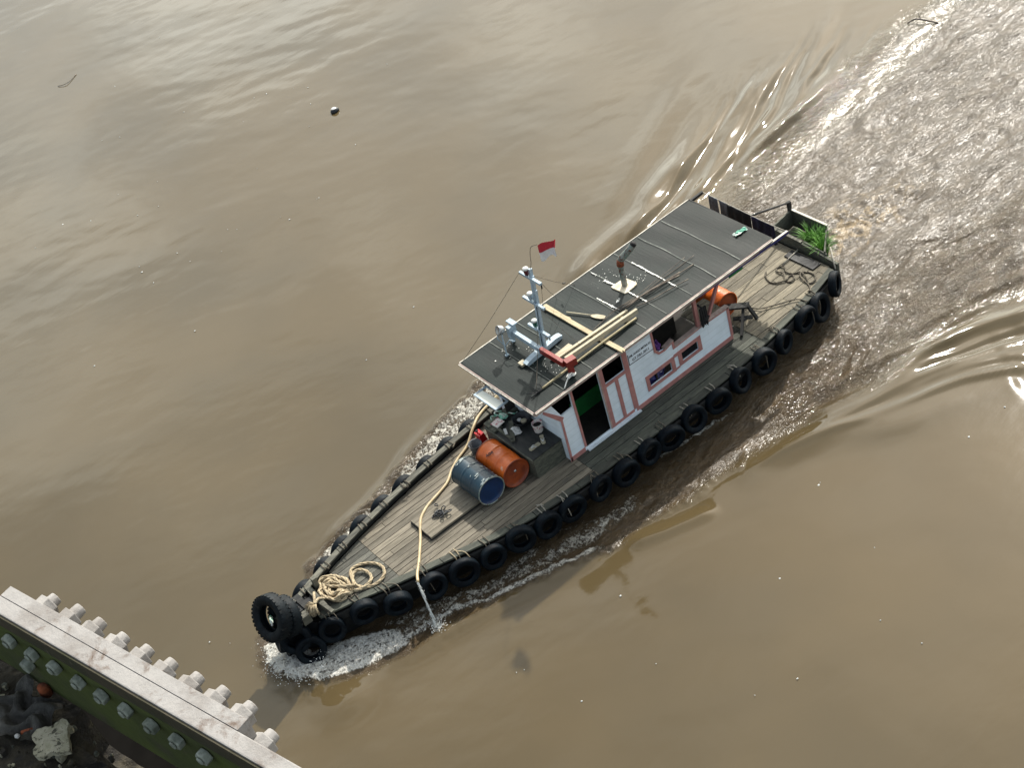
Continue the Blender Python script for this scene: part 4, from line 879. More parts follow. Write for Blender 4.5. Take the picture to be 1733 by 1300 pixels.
# ------------------------------------------------------------------ loose things on deck
def thing(name, mat, fn, label, cat, **k):
    b = MB(); fn(b); o = b.build(name, mat); tag(o, label, cat, **k); return o
zh = ZD + .035
hp = [(-.28, -1.42, 1.00), (.09, -1.40, .95), (.44, -1.30, .945), (.72, -1.13, .93), (1.03, -.97, .80), (1.35, -.85, zh), (1.61, -.71, zh), (1.89, -.50, zh), (2.14, -.41, zh), (2.43, -.31, zh + .03), (2.66, -.20, zh + .05), (2.86, -.05, zh + .045), (3.12, .28, zh), (3.46, .70, zh), (3.66, .93, zh + .02), (3.77, 1.10, zh + .02)]
hs = MB(); hs.tube(spline(hp, 5), .027, 10); hs = hs.build('water_hose', MT['hose']); tag(hs, 'long beige hose snaking over the foredeck and out over the near side', 'hose')
def spout(b):
    r = random.Random(4)
    for s in range(6):
        ox, oy = r.uniform(-.013, .013), r.uniform(-.013, .013); P = []; Q = []
        n = 22
        for k in range(n):
            t = k / (n - 1); w = 1 + .8 * t
            P.append((3.77 + .13 * t + ox * w + r.uniform(-.010, .010), 1.10 + .38 * t + oy * w + r.uniform(-.010, .010), .79 - .79 * (t * .35 + t * t * .65)))
            Q.append(r.uniform(.001, .010) * (1 if r.random() > .2 else .2))
        b.tube(P, Q, 5)
    for k in range(90):
        t = r.random(); s = r.uniform(.003, .009); b.box((3.77 + .13 * t + r.gauss(0, .02), 1.10 + .38 * t + r.gauss(0, .02), .79 - .79 * (t * .35 + t * t * .65) + r.gauss(0, .02)), (s, s, s * 1.6))
    for k in range(140):
        c = Vector((3.92 + r.gauss(0, .11), 1.52 + r.gauss(0, .11), abs(r.gauss(0, .05)) + .03)); s = r.uniform(.004, .013); b.box(c, (s, s, s * 1.3), Matrix.Rotation(r.random() * 3, 3, 'Y'))
tag(thing('water_spout', MT['foam_white'], spout, '', ''), kind='stuff')
def spray(b):
    r = random.Random(14)
    for k in range(420):
        t = r.random(); P = [(5.7, .55), (6.1, .75), (6.45, .45), (6.55, .0), (6.4, -.5)]; i = min(3, int(t * 4)); f = t * 4 - i
        x = P[i][0] + (P[i + 1][0] - P[i][0]) * f + r.gauss(0, .10); y = P[i][1] + (P[i + 1][1] - P[i][1]) * f + r.gauss(0, .10); s = r.uniform(.004, .013)
        b.box((x, y, .12 + abs(r.gauss(0, .09))), (s, s, s), Matrix.Rotation(r.random() * 3, 3, 'X') @ Matrix.Rotation(r.random() * 3, 3, 'Y'))
tag(thing('bow_spray', MT['foam_white'], spray, '', ''), kind='stuff')
def rope(pts, r, mat, n=8, tw=True):
    b = MB(); P = spline(pts, 7)
    if not tw: b.tube(P, r, n); return b
    # three-strand lay
    L = [0]
    for a, c in zip(P, P[1:]): L.append(L[-1] + (c - a).length)
    for s in range(3):
        Q = []
        for i, p in enumerate(P):
            d = (P[min(i + 1, len(P) - 1)] - P[max(i - 1, 0)]).normalized(); a = d.cross(Vector((0, 0, 1)))
            a = a.normalized() if a.length > 1e-3 else Vector((1, 0, 0)); c = d.cross(a); ph = L[i] / (r * 7) * 2 * math.pi / 1.0 * .5 + s * 2.094
            Q.append(p + (a * math.cos(ph) + c * math.sin(ph)) * r * .48)
        b.tube(Q, r * .62, 6)
    return b
r = random.Random(21); pts = []
cx, cy = 4.84, .02
for k in range(118):
    a = k * .42; rad = .30 * (1 - .62 * (k % 40) / 40) * r.uniform(.8, 1.12); lay = k // 40
    pts.append((cx + math.cos(a) * rad * .86 + .04 * lay, cy + math.sin(a) * rad * 1.18, ZD + .04 + lay * .042 + .02 * math.sin(k * 1.7) + .004 * (k % 5)))
pts += [(4.66, .28, .90), (4.55, .10, .84), (4.50, -.06, .81), (4.38, -.17, .79), (4.18, -.10, .785), (4.04, .06, .785), (3.99, .26, .785), (4.08, .44, .785), (4.28, .50, .785), (4.48, .42, .79), (4.58, .24, .82), (4.50, .02, .82), (4.36, -.04, .81), (4.26, .10, .80), (4.27, .30, .80), (4.38, .40, .82), (4.55, .40, .81), (4.68, .34, .82)]
b = rope(pts, .030, 'rope'); rp = b.build('rope_coil', MT['rope']); tag(rp, 'thick pale rope heaped in a coil with loose loops on the foredeck by the bow', 'rope')
def tuft(b):
    r = random.Random(9); c = Vector((5.40, .20, 1.0)); t = Vector((5.50, .36, .86))
    for k in range(120):
        a = r.uniform(-1.25, 1.25); e = c + Vector((math.cos(a) * .8, math.sin(a) * .95 + .35, 0)).normalized() * r.uniform(.12, .22); e.z = .93 + r.uniform(-.04, .06)
        mdl = (c + e) / 2 + Vector((0, 0, r.uniform(.02, .06))); b.tube([c + Vector((r.uniform(-.02, .02), r.uniform(-.02, .02), 0)), mdl, e], [.007, .008, .005], 4)
    b.tube(spline([(5.25, -.09, .96), (5.31, .05, 1.02), (5.40, .19, 1.0)], 5), .026, 7); b.tube(spline([(5.17, .11, .88), (5.28, .14, 1.0), (5.40, .20, 1.01)], 5), .026, 7)
thing('frayed_rope', MT['rope'], tuft, 'frayed pale rope end fanned out like a tassel behind the bow tyres', 'rope')
def coil(b):
    r = random.Random(2)
    for k in range(15):
        c = Vector((2.47 + r.gauss(0, .06), .11 + r.gauss(0, .06), ZD + .10 + r.uniform(0, .05))); a = r.random() * 6; rr = r.uniform(.03, .055)
        q = Matrix.Rotation(r.uniform(-.7, .7), 3, 'X') @ Matrix.Rotation(r.uniform(-.7, .7), 3, 'Y')
        b.tube([c + q @ Vector((math.cos(t * .6) * rr, math.sin(t * .6) * rr * .7, 0)) for t in range(12)], .011, 6)
thing('chain_heap', MT['iron'], coil, 'small heap of dark chain lying on the raised hatch board', 'chain')
ap = [(-6.17, .10), (-6.06, .19), (-5.98, .37), (-6.03, .53), (-6.19, .64), (-6.30, .60), (-6.40, .62), (-6.33, .74), (-6.21, .74), (-6.20, .60), (-6.32, .45), (-6.30, .27), (-6.42, .20), (-6.50, .30), (-6.40, .45), (-6.45, .60), (-6.55, .70), (-6.50, .90), (-6.40, 1.08), (-6.52, 1.12), (-6.64, 1.02), (-6.66, .84), (-6.55, .72), (-6.42, .85), (-6.36, 1.1), (-6.22, 1.30)]
b = rope([(x, y, ZD + .025 + .014 * math.sin(i * 2)) for i, (x, y) in enumerate(ap)], .017, 'rope_dark'); o = b.build('mooring_rope', MT['rope_dark']); tag(o, 'loose tangle of thin brown rope on the aft deck planks', 'rope')
b = MB(); b.tube(spline([(-5.02, .78, .93), (-5.24, .86, .80), (-5.5, 1.02, .79), (-5.86, 1.24, .79), (-5.95, 1.45, .77)], 5), .014, 6); b.tube(spline([(-5.0, .86, .92), (-5.2, .95, .80), (-5.4, .95, .79), (-5.6, 1.1, .79)], 5), .010, 6)
tag(b.build('tether_rope', MT['rope_dark']), 'thin dark rope running from the trestle to the near edge of the aft deck', 'rope')
def trestle_top(b): b.bar((-4.60, .48, 1.08), (-4.98, .84, 1.06), .16, .04); 
tr = empty('wooden_trestle', (-4.75, .75, ZD)); tag(tr, 'low dark wooden trestle on the aft deck just behind the cabin corner', 'trestle')
for nm, fn in (('top', trestle_top), ('leg', lambda b: b.bar((-4.62, .5, 1.05), (-4.52, .62, .76), .07, .05)), ('leg', lambda b: b.bar((-4.95, .82, 1.05), (-5.0, .98, .76), .07, .05)), ('leg', lambda b: b.bar((-4.93, .72, 1.05), (-4.42, 1.12, .78), .05, .08)), ('brace', lambda b: b.bar((-4.6, .72, .9), (-4.9, .98, .88), .09, .035))):
    b = MB(); fn(b); b.build(nm, MT['dark_wood'], tr)
def lump(b, c, sx, sy_, sz, seed, n=14, rough=.25):
    r = random.Random(seed); m = n // 2; vs = [(c[0], c[1], c[2] + sz)]; 
    for i in range(1, m + 1):
        ph = math.pi * .5 * i / m
        for k in range(n):
            a = 2 * math.pi * k / n; q = 1 + rough * r.uniform(-1, 1); vs.append((c[0] + math.cos(a) * math.sin(ph) * sx * q, c[1] + math.sin(a) * math.sin(ph) * sy_ * q, c[2] + math.cos(ph) * sz * (1 + rough * r.uniform(-1, 1))))
    fs = [(0, 1 + k, 1 + (k + 1) % n) for k in range(n)]
    for i in range(m - 1):
        for k in range(n): fs.append((1 + i * n + k, 1 + i * n + (k + 1) % n, 1 + (i + 1) * n + (k + 1) % n, 1 + (i + 1) * n + k))
    fs.append(tuple(1 + (m - 1) * n + k for k in range(n))[::-1]); b.add(vs, fs, False)
thing('black_rag', MT['cloth_black'], lambda b: lump(b, (-4.72, .90, .90), .10, .06, .05, 3), 'small black rag on the brace of the aft trestle', 'rag')
# things on the deck box
zb = 1.262
BC = Vector((.17, -.09, zb))
wok = MB(); wok.lathe([(.0, .01), (.10, .012), (.155, .06), (.185, .13), (.192, .14), (.18, .13), (.15, .07), (.09, .03), (0, .025)], 28, Matrix.Translation(BC)); wok = wok.build('basin', MT['iron']); tag(wok, 'black round basin holding pale dishes on top of the deck box', 'basin')
b = MB(); b.lathe([(0, .035), (.04, .04), (.045, .085), (.035, .09), (0, .085)], 14, Matrix.Translation(BC + Vector((.03, -.05, 0)))); tag(b.build('cup', MT['plastic_white']), 'small white cup inside the black basin', 'cup')
b = MB(); b.lathe([(0, .035), (.05, .04), (.06, .10), (.045, .105), (0, .09)], 14, Matrix.Translation(BC + Vector((.0, .05, 0)))); tag(b.build('bowl', MT['cork']), 'cream bowl inside the black basin beside the white cup', 'bowl')
thing('folded_bag', MT['plastic_white'], lambda b: lump(b, (.40, -.02, zb), .09, .13, .07, 6, 12, .3), 'crumpled greyish white bag in front of the black basin', 'bag')
bk = MB(); m = Matrix.Translation((.12, .34, zb)); bk.lathe([(0, .004), (.075, .004), (.085, .02), (.10, .20), (.108, .215), (.098, .212), (.08, .03), (0, .02)], 24, m); bk = bk.build('paint_bucket', MT['plastic_pink']); tag(bk, 'small printed white and red bucket against the cabin front', 'bucket')
b = MB(); b.lathe([(0, .15), (.09, .15)], 20, m); b.build('contents', MT['sooty'], bk)
def sandal(c, ang, label):
    e = empty('sandal', c); m = Matrix.Translation(c) @ Matrix.Rotation(ang, 4, 'Z')
    P = [(-.12, -.03), (-.10, -.042), (-.02, -.035), (.06, -.048), (.115, -.035), (.128, 0), (.115, .035), (.06, .044), (-.02, .032), (-.10, .038), (-.12, .03)]
    b = MB(); b.prism(P, [], lambda a, c_: m @ Vector((a, c_, 0)), lambda a, c_: m @ Vector((a, c_, .022))); b.build('sole', MT['cork'], e)
    b = MB(); b.tube(spline([m @ Vector(p) for p in ((-.02, -.036, .015), (.03, -.02, .045), (.075, 0, .03), (.03, .02, .045), (-.02, .034, .015))], 4), .010, 6); b.build('strap', MT['plastic_white'], e)
    tag(e, label, 'sandal', 'pair of sandals on the deck box')
sandal((.23, .58, zb), R_(62), 'cream sandal nearer the cabin wall, its mate lying askew beside it'); sandal((.45, .61, zb), R_(-2), 'cream sandal nearer the orange drum, lying askew from its mate')
def gbag(b):
    lump(b, (.33, -.50, 1.31), .07, .10, .05, 8, 12, .4)
    b.tube(spline([(.36, -.55, 1.33), (.42, -.62, 1.38), (.36, -.68, 1.36), (.26, -.62, 1.34)], 4), .014, 5); b.tube(spline([(.40, -.60, 1.33), (.50, -.64, 1.37), (.55, -.58, 1.34)], 4), .012, 5); b.tube(spline([(.2, -.48, 1.33), (.14, -.34, 1.34), (.08, -.36, 1.33)], 4), .012, 5)
thing('knotted_bag', MT['plastic_green'], gbag, 'green and white knotted plastic bag on the far corner of the deck box', 'bag')
thing('paper_packet', MT['plastic_pink'], lambda b: b.prism([(.42, -.56), (.40, -.36), (.60, -.33), (.62, -.52)], [], lambda a, c: (a, c, 1.312), lambda a, c: (a, c, 1.33)), 'flat white packet with red print beside the knotted bag', 'packet')
thing('white_slab', MT['plastic_white'], lambda b: b.box((.56, -.13, 1.30), (.055, .17, .035), Matrix.Rotation(R_(-25), 3, 'Z')), 'small white slab lying near the front edge of the deck box', 'slab')
jug = thing('jerrycan', MT['plastic_red'], lambda b: (b.box((.78, -.76, .93), (.14, .20, .34), Matrix.Rotation(R_(8), 3, 'Y'), .86), b.tube([(.82, -.80, 1.08), (.82, -.74, 1.14), (.82, -.68, 1.08)], .014, 6)), 'bright red jerrycan standing between the orange drum and the far rail', 'jerrycan')
b = MB(); b.lathe([(0, 0), (.03, 0), (.03, .03), (0, .03)], 10, Matrix.Translation((.80, -.83, 1.08))); b.build('cap', MT['cloth_black'], jug)
bb = MB(); bb.lathe([(0, .0), (.10, 0), (.13, .2), (.138, .21), (.125, .2), (.095, .02), (0, .02)], 22, Matrix.Translation((.98, -.72, ZD + .01))); bb = bb.build('bucket', MT['cloth_grey']); tag(bb, 'blue grey bucket on deck at the far end of the orange drum', 'bucket')
b = MB(); b.tube([(.98 + .13 * math.cos(t), -.72 + .05 * math.sin(t) - .1, ZD + .2 + .02 * math.sin(t)) for t in [k * .35 for k in range(10)]], .005, 5); b.build('handle', MT['iron'], bb)
# cloths seen inside and on the posts
def drape(b, c, w, h, seed, axis='y', t=.012, fold=.02):
    r = random.Random(seed); n, m = 14, 10; ph = r.random() * 6; vs = []
    for s in (0, 1):
        for i in range(n + 1):
            for j in range(m + 1):
                u = (i / n - .5) * w; v = -j / m * h * (1 + .12 * math.sin(i * 1.9 + ph)); o = fold * math.sin(i * 1.4 + ph + j * .2) * (.4 + j / m) + s * t
                p = (c[0] + o, c[1] + u, c[2] + v) if axis == 'y' else (c[0] + u, c[1] + o, c[2] + v); vs.append(p)
    k = (n + 1) * (m + 1); F = []
    for s in (0, 1):
        for i in range(n):
            for j in range(m): a = s * k + i * (m + 1) + j; F.append((a, a + 1, a + m + 2, a + m + 1))
    rim = [i * (m + 1) for i in range(n + 1)] + [n * (m + 1) + j for j in range(1, m + 1)] + [i * (m + 1) + m for i in range(n - 1, -1, -1)] + [j for j in range(m - 1, 0, -1)]
    for q, a in enumerate(rim): a2 = rim[(q + 1) % len(rim)]; F.append((a, a2, a2 + k, a + k))
    b.add(vs, F, True)
thing('grey_cloth', MT['cloth_grey'], lambda b: drape(b, (-6.0, -.95, 2.37), .26, .55, 1), 'grey cloth hanging on the line behind the roof, nearest the far side', 'cloth', group='cloths on the line behind the roof')
thing('pale_cloth', MT['cloth_grey'], lambda b: drape(b, (-6.01, -.70, 2.35), .20, .5, 5), 'second grey cloth on the line, between the first grey one and the dark ones', 'cloth', group='cloths on the line behind the roof')
thing('dark_cloth', MT['cloth_black'], lambda b: drape(b, (-6.01, -.24, 2.33), .68, .6, 2), 'wide black cloth hanging on the line behind the middle of the roof', 'cloth', group='cloths on the line behind the roof')
thing('navy_cloth', MT['cloth_navy'], lambda b: drape(b, (-6.0, .45, 2.335), .62, .45, 3), 'navy cloth hanging on the line behind the roof, next to the near side beam', 'cloth', group='cloths on the line behind the roof')
thing('work_glove_bundle', MT['cloth_black'], lambda b: (drape(b, (-3.66, YW + .035, 2.02), .16, .42, 7, 'x', .03, .012), lump(b, (-3.70, YW + .05, 1.70), .09, .035, .07, 5), b.tube([(-3.66, 1.03, 2.0), (-3.6, 1.0, 2.1)], .02, 6)), 'bunched black cloth hanging outside on the pink cabin post', 'cloth')
thing('green_board', MT['green_in'], lambda b: b.bar((-4.40, YO + 1.13, 2.30), (-4.75, YO + 1.14, 2.30), .03, .07), 'short green strip tucked under the near roof edge above the aft drum', 'strip')
thing('purple_cloth', MT['plastic_purple'], lambda b: lump(b, (-2.56, .86, 1.62), .09, .07, .22, 4, 12, .3), 'crumpled purple cloth inside the front corner of the long cabin opening', 'cloth')
thing('blue_tarpaulin', MT['plastic_blue'], lambda b: lump(b, (-2.38, .78, .98), .28, .15, .26, 14, 14, .2), 'dark blue tarpaulin bundle seen through the lower forward window', 'tarpaulin')
# grass growing in the stern box
gr = empty('grass_clump', (-7.45, .30, .68)); tag(gr, 'bright green clump of long grass growing in the wooden box at the stern', 'plant')
def tuftg(c, n, seed, rad):
    r = random.Random(seed); b = MB()
    for k in range(n):
        a = r.random() * 6.283; rr = r.random() * rad; p0 = Vector((c[0] + math.cos(a) * rr, c[1] + math.sin(a) * rr, c[2])); a2 = a + r.uniform(-.8, .8); h = r.uniform(.28, .62); lean = r.uniform(.05, .38)
        b.tint = r.random(); w = r.uniform(.006, .011); d = Vector((math.cos(a2), math.sin(a2), 0)); sd = Vector((-d.y, d.x, 0)); L = []
        m = 6
        for i in range(m + 1):
            t = i / m; q = p0 + d * lean * t ** 1.8 + Vector((0, 0, h * (t - .38 * t ** 3 * (lean / .3)))); L += [q - sd * w * (1 - t ** 2), q + sd * w * (1 - t ** 2) + Vector((0, 0, .002))]
        b.add(L, [(2 * i, 2 * i + 1, 2 * i + 3, 2 * i + 2) for i in range(m)], True)
    return b.build('tuft', MT['grass'], gr, fix=False)
tuftg((-7.50, .10, .66), 130, 1, .12); tuftg((-7.48, .38, .66), 150, 2, .14); tuftg((-7.32, .62, .66), 130, 3, .10)

# ------------------------------------------------------------------ things on the roof
zt = ZR + .008
def broken_plank(b):
    P = [(-1.49, -1.10), (-1.50, -.5), (-1.50, -.1), (-1.505, .5), (-1.535, 1.24), (-1.575, 1.19), (-1.585, 1.25), (-1.63, 1.20), (-1.61, .6), (-1.60, .2), (-1.595, -.3), (-1.62, -.36), (-1.60, -.48), (-1.61, -1.08)]
    b.prism(P, [], lambda a, c: (a, c, zt), lambda a, c: (a, c, zt + .03))
thing('cross_plank', MT['timber_y'], broken_plank, 'pale plank with a splintered end lying right across the roof', 'plank')
thing('timber_beam', MT['timber'], lambda b: b.bar((-.69, .39, zt + .07), (-2.38, .44, zt + .055), .056, .04), 'long pale timber on the roof, the one nearer the mast of the two', 'timber', group='pair of long timbers lying on the roof')
thing('timber_beam', MT['timber'], lambda b: b.bar((-.71, .60, zt + .12), (-2.46, .65, zt + .10), .056, .10), 'long pale timber with the deep shaded side, nearer the bamboo pole', 'timber', group='pair of long timbers lying on the roof')
thing('support_block', MT['timber_y'], lambda b: (b.box((-2.2, .56, zt + .022), (.06, .26, .044))), 'small wooden block under the far ends of the two long timbers', 'block')
thing('short_board', MT['timber'], lambda b: b.bar((-.60, .30, zt + .035), (-1.10, .26, zt + .025), .11, .025), 'short wide pale board leaning beside the mast foot', 'board')
thing('bamboo_pole', MT['bamboo'], lambda b: b.tube(spline([(-2.34, .745, zt + .05), (-1.6, .75, zt + .06), (-.85, .73, zt + .03), (-.35, .745, zt + .03), (.02, .75, zt + .025)], 5), [.022] * 21, 8), 'long pale bamboo pole on the roof passing under the red beam', 'pole')
def wet(b):
    b.tube([(.0, .752, zt + .02), (.15, .755, zt + .016), (.30, .775, zt + .012)], [.020, .017, .010], 6); b.tube([(.10, .75, zt + .02), (.12, .62, zt + .02), (.10, .46, zt + .03)], [.010, .007, .004], 5); b.tube([(.12, .75, zt + .02), (.24, .70, zt + .03), (.30, .62, zt + .03)], [.009, .007, .003], 5); b.tube([(.02, .75, zt + .03), (-.02, .66, zt + .05), (.02, .60, zt + .05)], [.012, .012, .006], 5)
thing('forked_branch', MT['cloth_black'], wet, 'dark forked branch at the end of the bamboo pole on the roof front', 'branch')
pd = empty('paddle', (-1.85, -.2, zt)); tag(pd, 'wooden canoe paddle with a pale blade lying on the roof by the cross plank', 'paddle')
b = MB(); b.tube([(-1.68, -.54, zt + .03), (-1.90, -.06, zt + .03)], .014, 8); b.build('shaft', MT['cork'], pd)
b = MB(); dd = Vector((-.12, .27, 0)).normalized(); nn_ = Vector((-dd.y, dd.x, 0)); c0 = Vector((-1.89, -.08, zt + .02))
B = [(0, .018), (.06, .04), (.14, .056), (.24, .055), (.30, .045), (.315, .02)]; P = [c0 + dd * t + nn_ * w for t, w in B] + [c0 + dd * t - nn_ * w for t, w in B[::-1]]
b.prism([(p.x, p.y) for p in P], [], lambda a, c: (a, c, zt + .015), lambda a, c: (a, c, zt + .03)); b.build('blade', MT['timber'], pd)
BR = [([(-4.12, .45), (-3.6, .42), (-3.04, .36), (-2.85, .30), (-2.35, .21)], .010, 'longest dark twig in the bundle, reaching furthest back across the roof'), ([(-3.72, .73), (-3.3, .64), (-2.85, .56), (-2.58, .49)], .010, 'twig lying nearest the near roof edge, apart from the bundle'), ([(-4.13, .20), (-3.7, .22), (-3.21, .24), (-2.8, .28), (-2.1, .22)], .006, 'thin pale stalk on the far side of the twig bundle'), ([(-4.31, .26), (-3.9, .26), (-3.31, .27), (-2.9, .30), (-2.3, .27)], .006, 'thin pale stalk reaching almost to the long roof seam'), ([(-3.78, .42), (-3.4, .38), (-2.9, .34), (-2.40, .30)], .013, 'thick dark twig in the middle of the bundle'), ([(-3.70, .50), (-3.3, .43), (-2.86, .36), (-2.45, .36)], .013, 'thick pinkish twig beside the thick dark one'), ([(-2.95, .32), (-2.35, .22), (-1.78, .26), (-1.6, .30)], .007, 'thin twig running forward between paddle blade and long timber')]
for i, (P, w, lab) in enumerate(BR):
    b = MB(); n = len(P); b.tube(spline([(x, y, zt + .018 + .02 * (i % 3) + .01 * math.sin(k * 2 + i)) for k, (x, y) in enumerate(P)], 4), w, 6); tag(b.build('dry_twig', MT['twig']), lab, 'twig', 'dry twigs lying on the roof')
def crump(b):
    r = random.Random(3); vs = []; n, m = 8, 4
    for i in range(n + 1):
        for j in range(m + 1): vs.append((-5.20 - .31 * i / n + r.uniform(-.012, .012), .47 + .03 * i / n + (j / m - .5) * .11 + r.uniform(-.012, .012), zt + r.uniform(.004, .04)))
    b.add(vs, [(i * (m + 1) + j, i * (m + 1) + j + 1, (i + 1) * (m + 1) + j + 1, (i + 1) * (m + 1) + j) for i in range(n) for j in range(m)])
thing('crumpled_wrapper', MT['plastic_green'], crump, 'crumpled green and white wrapper lying near the rear edge of the roof', 'wrapper')
# ---- mast stand
ms = empty('signal_mast', (-.75, -.1, ZR)); tag(ms, 'pale blue mast with lamps, flag and red beam standing on the front of the roof', 'mast')
def part(name, mat, fn, parent=ms, **k):
    b = MB(); fn(b); return b.build(name, MT[mat] if isinstance(mat, str) else mat, parent, **k)
mz = lambda h: Vector((-.751 - .1 * h, -.150 + .02 * h, ZR + h))
def foot(b):
    P = [(-.24, 0), (-.20, .06), (-.30, .085), (-.42, .10), (-1.02, .10), (-1.12, .08), (-1.16, .06), (-1.14, 0)]
    b.prism(P, [], lambda a, c: (a, -.12 + .09 * (a + .7), ZR + .01 + c), lambda a, c: (a, .0 + .09 * (a + .7), ZR + .01 + c))
part('foot', 'blue_white', foot); part('wedge', 'timber', lambda b: b.box((-.21, -.10, ZR + .035), (.13, .13, .05)))
part('beam', 'blue_white', lambda b: b.bar((-.53, -.72, ZR + .27), (-.52, .15, ZR + .27), .075, .10))
part('red_beam', 'red', lambda b: b.bar((-.52, .15, ZR + .27), (-.54, .80, ZR + .25), .075, .12))
part('beam_head', 'red', lambda b: (b.box((-.64, .86, ZR + .265), (.21, .14, .15), Matrix.Rotation(R_(-8), 3, 'Z')), b.box((-.60, .88, ZR + .11), (.09, .09, .22))))
part('end_bracket', 'blue_white', lambda b: (b.box((-.53, -.74, ZR + .28), (.16, .10, .26)), b.box((-.60, -.78, ZR + .43), (.11, .22, .03)), b.box((-.52, -.78, ZR + .14), (.07, .07, .26))))
part('rag', 'droppings', lambda b: (lump(b, (-.57, .90, ZR + .01), .09, .06, .05, 9, 12, .4), b.tube(spline([(-.57, .93, ZR + .08), (-.48, .98, ZR + .12), (-.36, 1.02, ZR + .07), (-.24, 1.08, ZR + .02)], 4), .012, 5)))
def mast_fn(b):
    b.bar(mz(.02), mz(1.80), .05, .06, (1, 0, 0)); b.bar(mz(.02) + Vector((0, .065, 0)), mz(1.35) + Vector((0, .065, 0)), .035, .05, (1, 0, 0))
    b.bar(mz(.02) + Vector((.05, .17, 0)), mz(.45) + Vector((0, .04, 0)), .03, .04, (1, 0, 0)); b.bar(mz(1.25) + Vector((0, .03, 0)), mz(1.66) + Vector((0, .035, 0)), .05, .05, (1, 0, 0))
part('mast', 'blue_white', mast_fn)
for h, c, nm in ((1.62, .0, 'cross_arm'), (1.06, -.02, 'cross_arm'), (.44, .0, 'cross_arm')):
    p = mz(h); arm = part(nm, 'blue_white', lambda b: b.bar((p.x + .035, p.y - .30 + c, p.z), (p.x + .035, p.y + .32 + c, p.z), .055, .05))
for h, mat, cap in ((1.64, 'lamp_red', 'droppings'), (1.09, 'blue_white', 'droppings'), (.47, 'lamp_green', 'droppings')):
    p = mz(h) + Vector((.03, -.085, 0)); lp = part('lamp', mat, lambda b: b.lathe([(0, 0), (.038, 0), (.045, .02), (.05, .11), (.05, .12), (0, .12)], 16, Matrix.Translation(p + Vector((0, 0, .02)))))
    part('lamp_cap', cap, lambda b: b.lathe([(0, .165), (.03, .16), (.056, .145), (.058, .12), (0, .118)], 16, Matrix.Translation(p + Vector((0, 0, .02)))), lp)
part('cable', 'cloth_black', lambda b: (b.tube(spline([mz(1.1) + Vector((.04, .06, 0)), mz(.8) + Vector((.05, .07, 0)), mz(.5) + Vector((.045, .05, 0)), mz(.1) + Vector((.05, .06, 0))], 4), .007, 5), b.tube([mz(1.60) + Vector((.03, .315, 0)), mz(1.52) + Vector((.03, .32, 0))], .014, 5), b.tube([mz(1.04) + Vector((.03, .30, 0)), mz(.97) + Vector((.03, .30, 0))], .012, 5), b.tube([mz(.42) + Vector((.03, .31, 0)), mz(.34) + Vector((.03, .31, 0))], .012, 5)))
# guy wires
for a, c in (((mz(1.62) + Vector((.03, -.31, 0))), (.48, -1.14, ZR)), (mz(1.66), (-2.35, -1.09, ZR)), (mz(1.60) + Vector((0, .3, 0)), (-1.88, -1.09, ZR)), (mz(1.60) + Vector((.03, .31, 0)), mz(.98) + Vector((.03, .24, 0))), (mz(.45) + Vector((.06, .0, 0)), (.08, .64, ZR)), (mz(1.0), (-1.2, .55, ZR))):
    a, c = Vector(a), Vector(c); md = (a + c) / 2 - Vector((0, 0, .03)); part('guy_wire', 'twig', lambda b: b.tube(spline([a, md, c], 5), .0045, 4))
part('wire_shackle', 'iron', lambda b: b.box((-2.05, -.97, ZR + .30), (.03, .10, .02), Matrix.Rotation(.5, 3, 'X')))
# flag
part('flag_pole', 'twig', lambda b: b.tube(spline([mz(1.78), (-.95, -.06, 4.42), (-.95, .0, 4.66), (-.95, .10, 4.86), (-.95, .32, 5.01)], 5), .006, 5))
def flag(b, v0, v1):
    n, m = 14, 5; vs = []
    A, Bc, C, D = Vector((-.95, .32, 5.01)), Vector((-.99, 1.0, 5.40)), Vector((-.90, .95, 5.10)), Vector((-.95, .29, 4.64))
    A, Bc, C, D = Vector((-.95, .31, 5.0)), Vector((-1.13, .72, 5.18)), Vector((-1.10, .74, 4.90)), Vector((-.96, .31, 4.64))
    for s in (0, 1):
        for i in range(n + 1):
            for j in range(m + 1):
                u = i / n; v = v0 + (v1 - v0) * j / m; p = (A.lerp(Bc, u)).lerp(D.lerp(C, u), v)
                p = p + Vector((.055 * math.sin(u * 7 + v * 1.5) * (.3 + u), .03 * math.sin(u * 9 + 1), .018 * math.sin(u * 8 + v * 3) + s * .0)) + Vector((s * .003, 0, 0)); vs.append(p)
    k = (n + 1) * (m + 1)
    F = [(s * k + i * (m + 1) + j, s * k + i * (m + 1) + j + 1, s * k + (i + 1) * (m + 1) + j + 1, s * k + (i + 1) * (m + 1) + j) for s in (0, 1) for i in range(n) for j in range(m)]
    b.add(vs, F, True)
fg = part('flag', 'flag_red', lambda b: flag(b, 0, .5)); part('white_half', 'flag_white', lambda b: flag(b, .5, 1.0), fg)
# ---- searchlight
sl = empty('searchlight', (-.18, -.55, ZR)); tag(sl, 'small chrome searchlight on a thin white post at the front of the roof', 'searchlight')
part('post', 'blue_white', lambda b: b.tube(spline([(-.18, -.55, ZR + .03), (-.20, -.57, ZR + .22), (-.22, -.60, ZR + .36), (-.25, -.62, ZR + .48)], 4), .014, 7), sl)
part('base', 'blue_white', lambda b: b.box((-.18, -.55, ZR + .025), (.07, .05, .03)), sl)
part('strut', 'blue_white', lambda b: (b.tube([(-.20, -.57, ZR + .20), (-.30, -.50, ZR + .34), (-.36, -.42, ZR + .30)], .010, 5), b.tube([(-.20, -.58, ZR + .25), (-.16, -.68, ZR + .38), (-.2, -.70, ZR + .46)], .010, 5)), sl)
m = Matrix.Translation((-.25, -.66, ZR + .54)) @ Vector((.9, -.2, .35)).to_track_quat('Z', 'X').to_matrix().to_4x4()
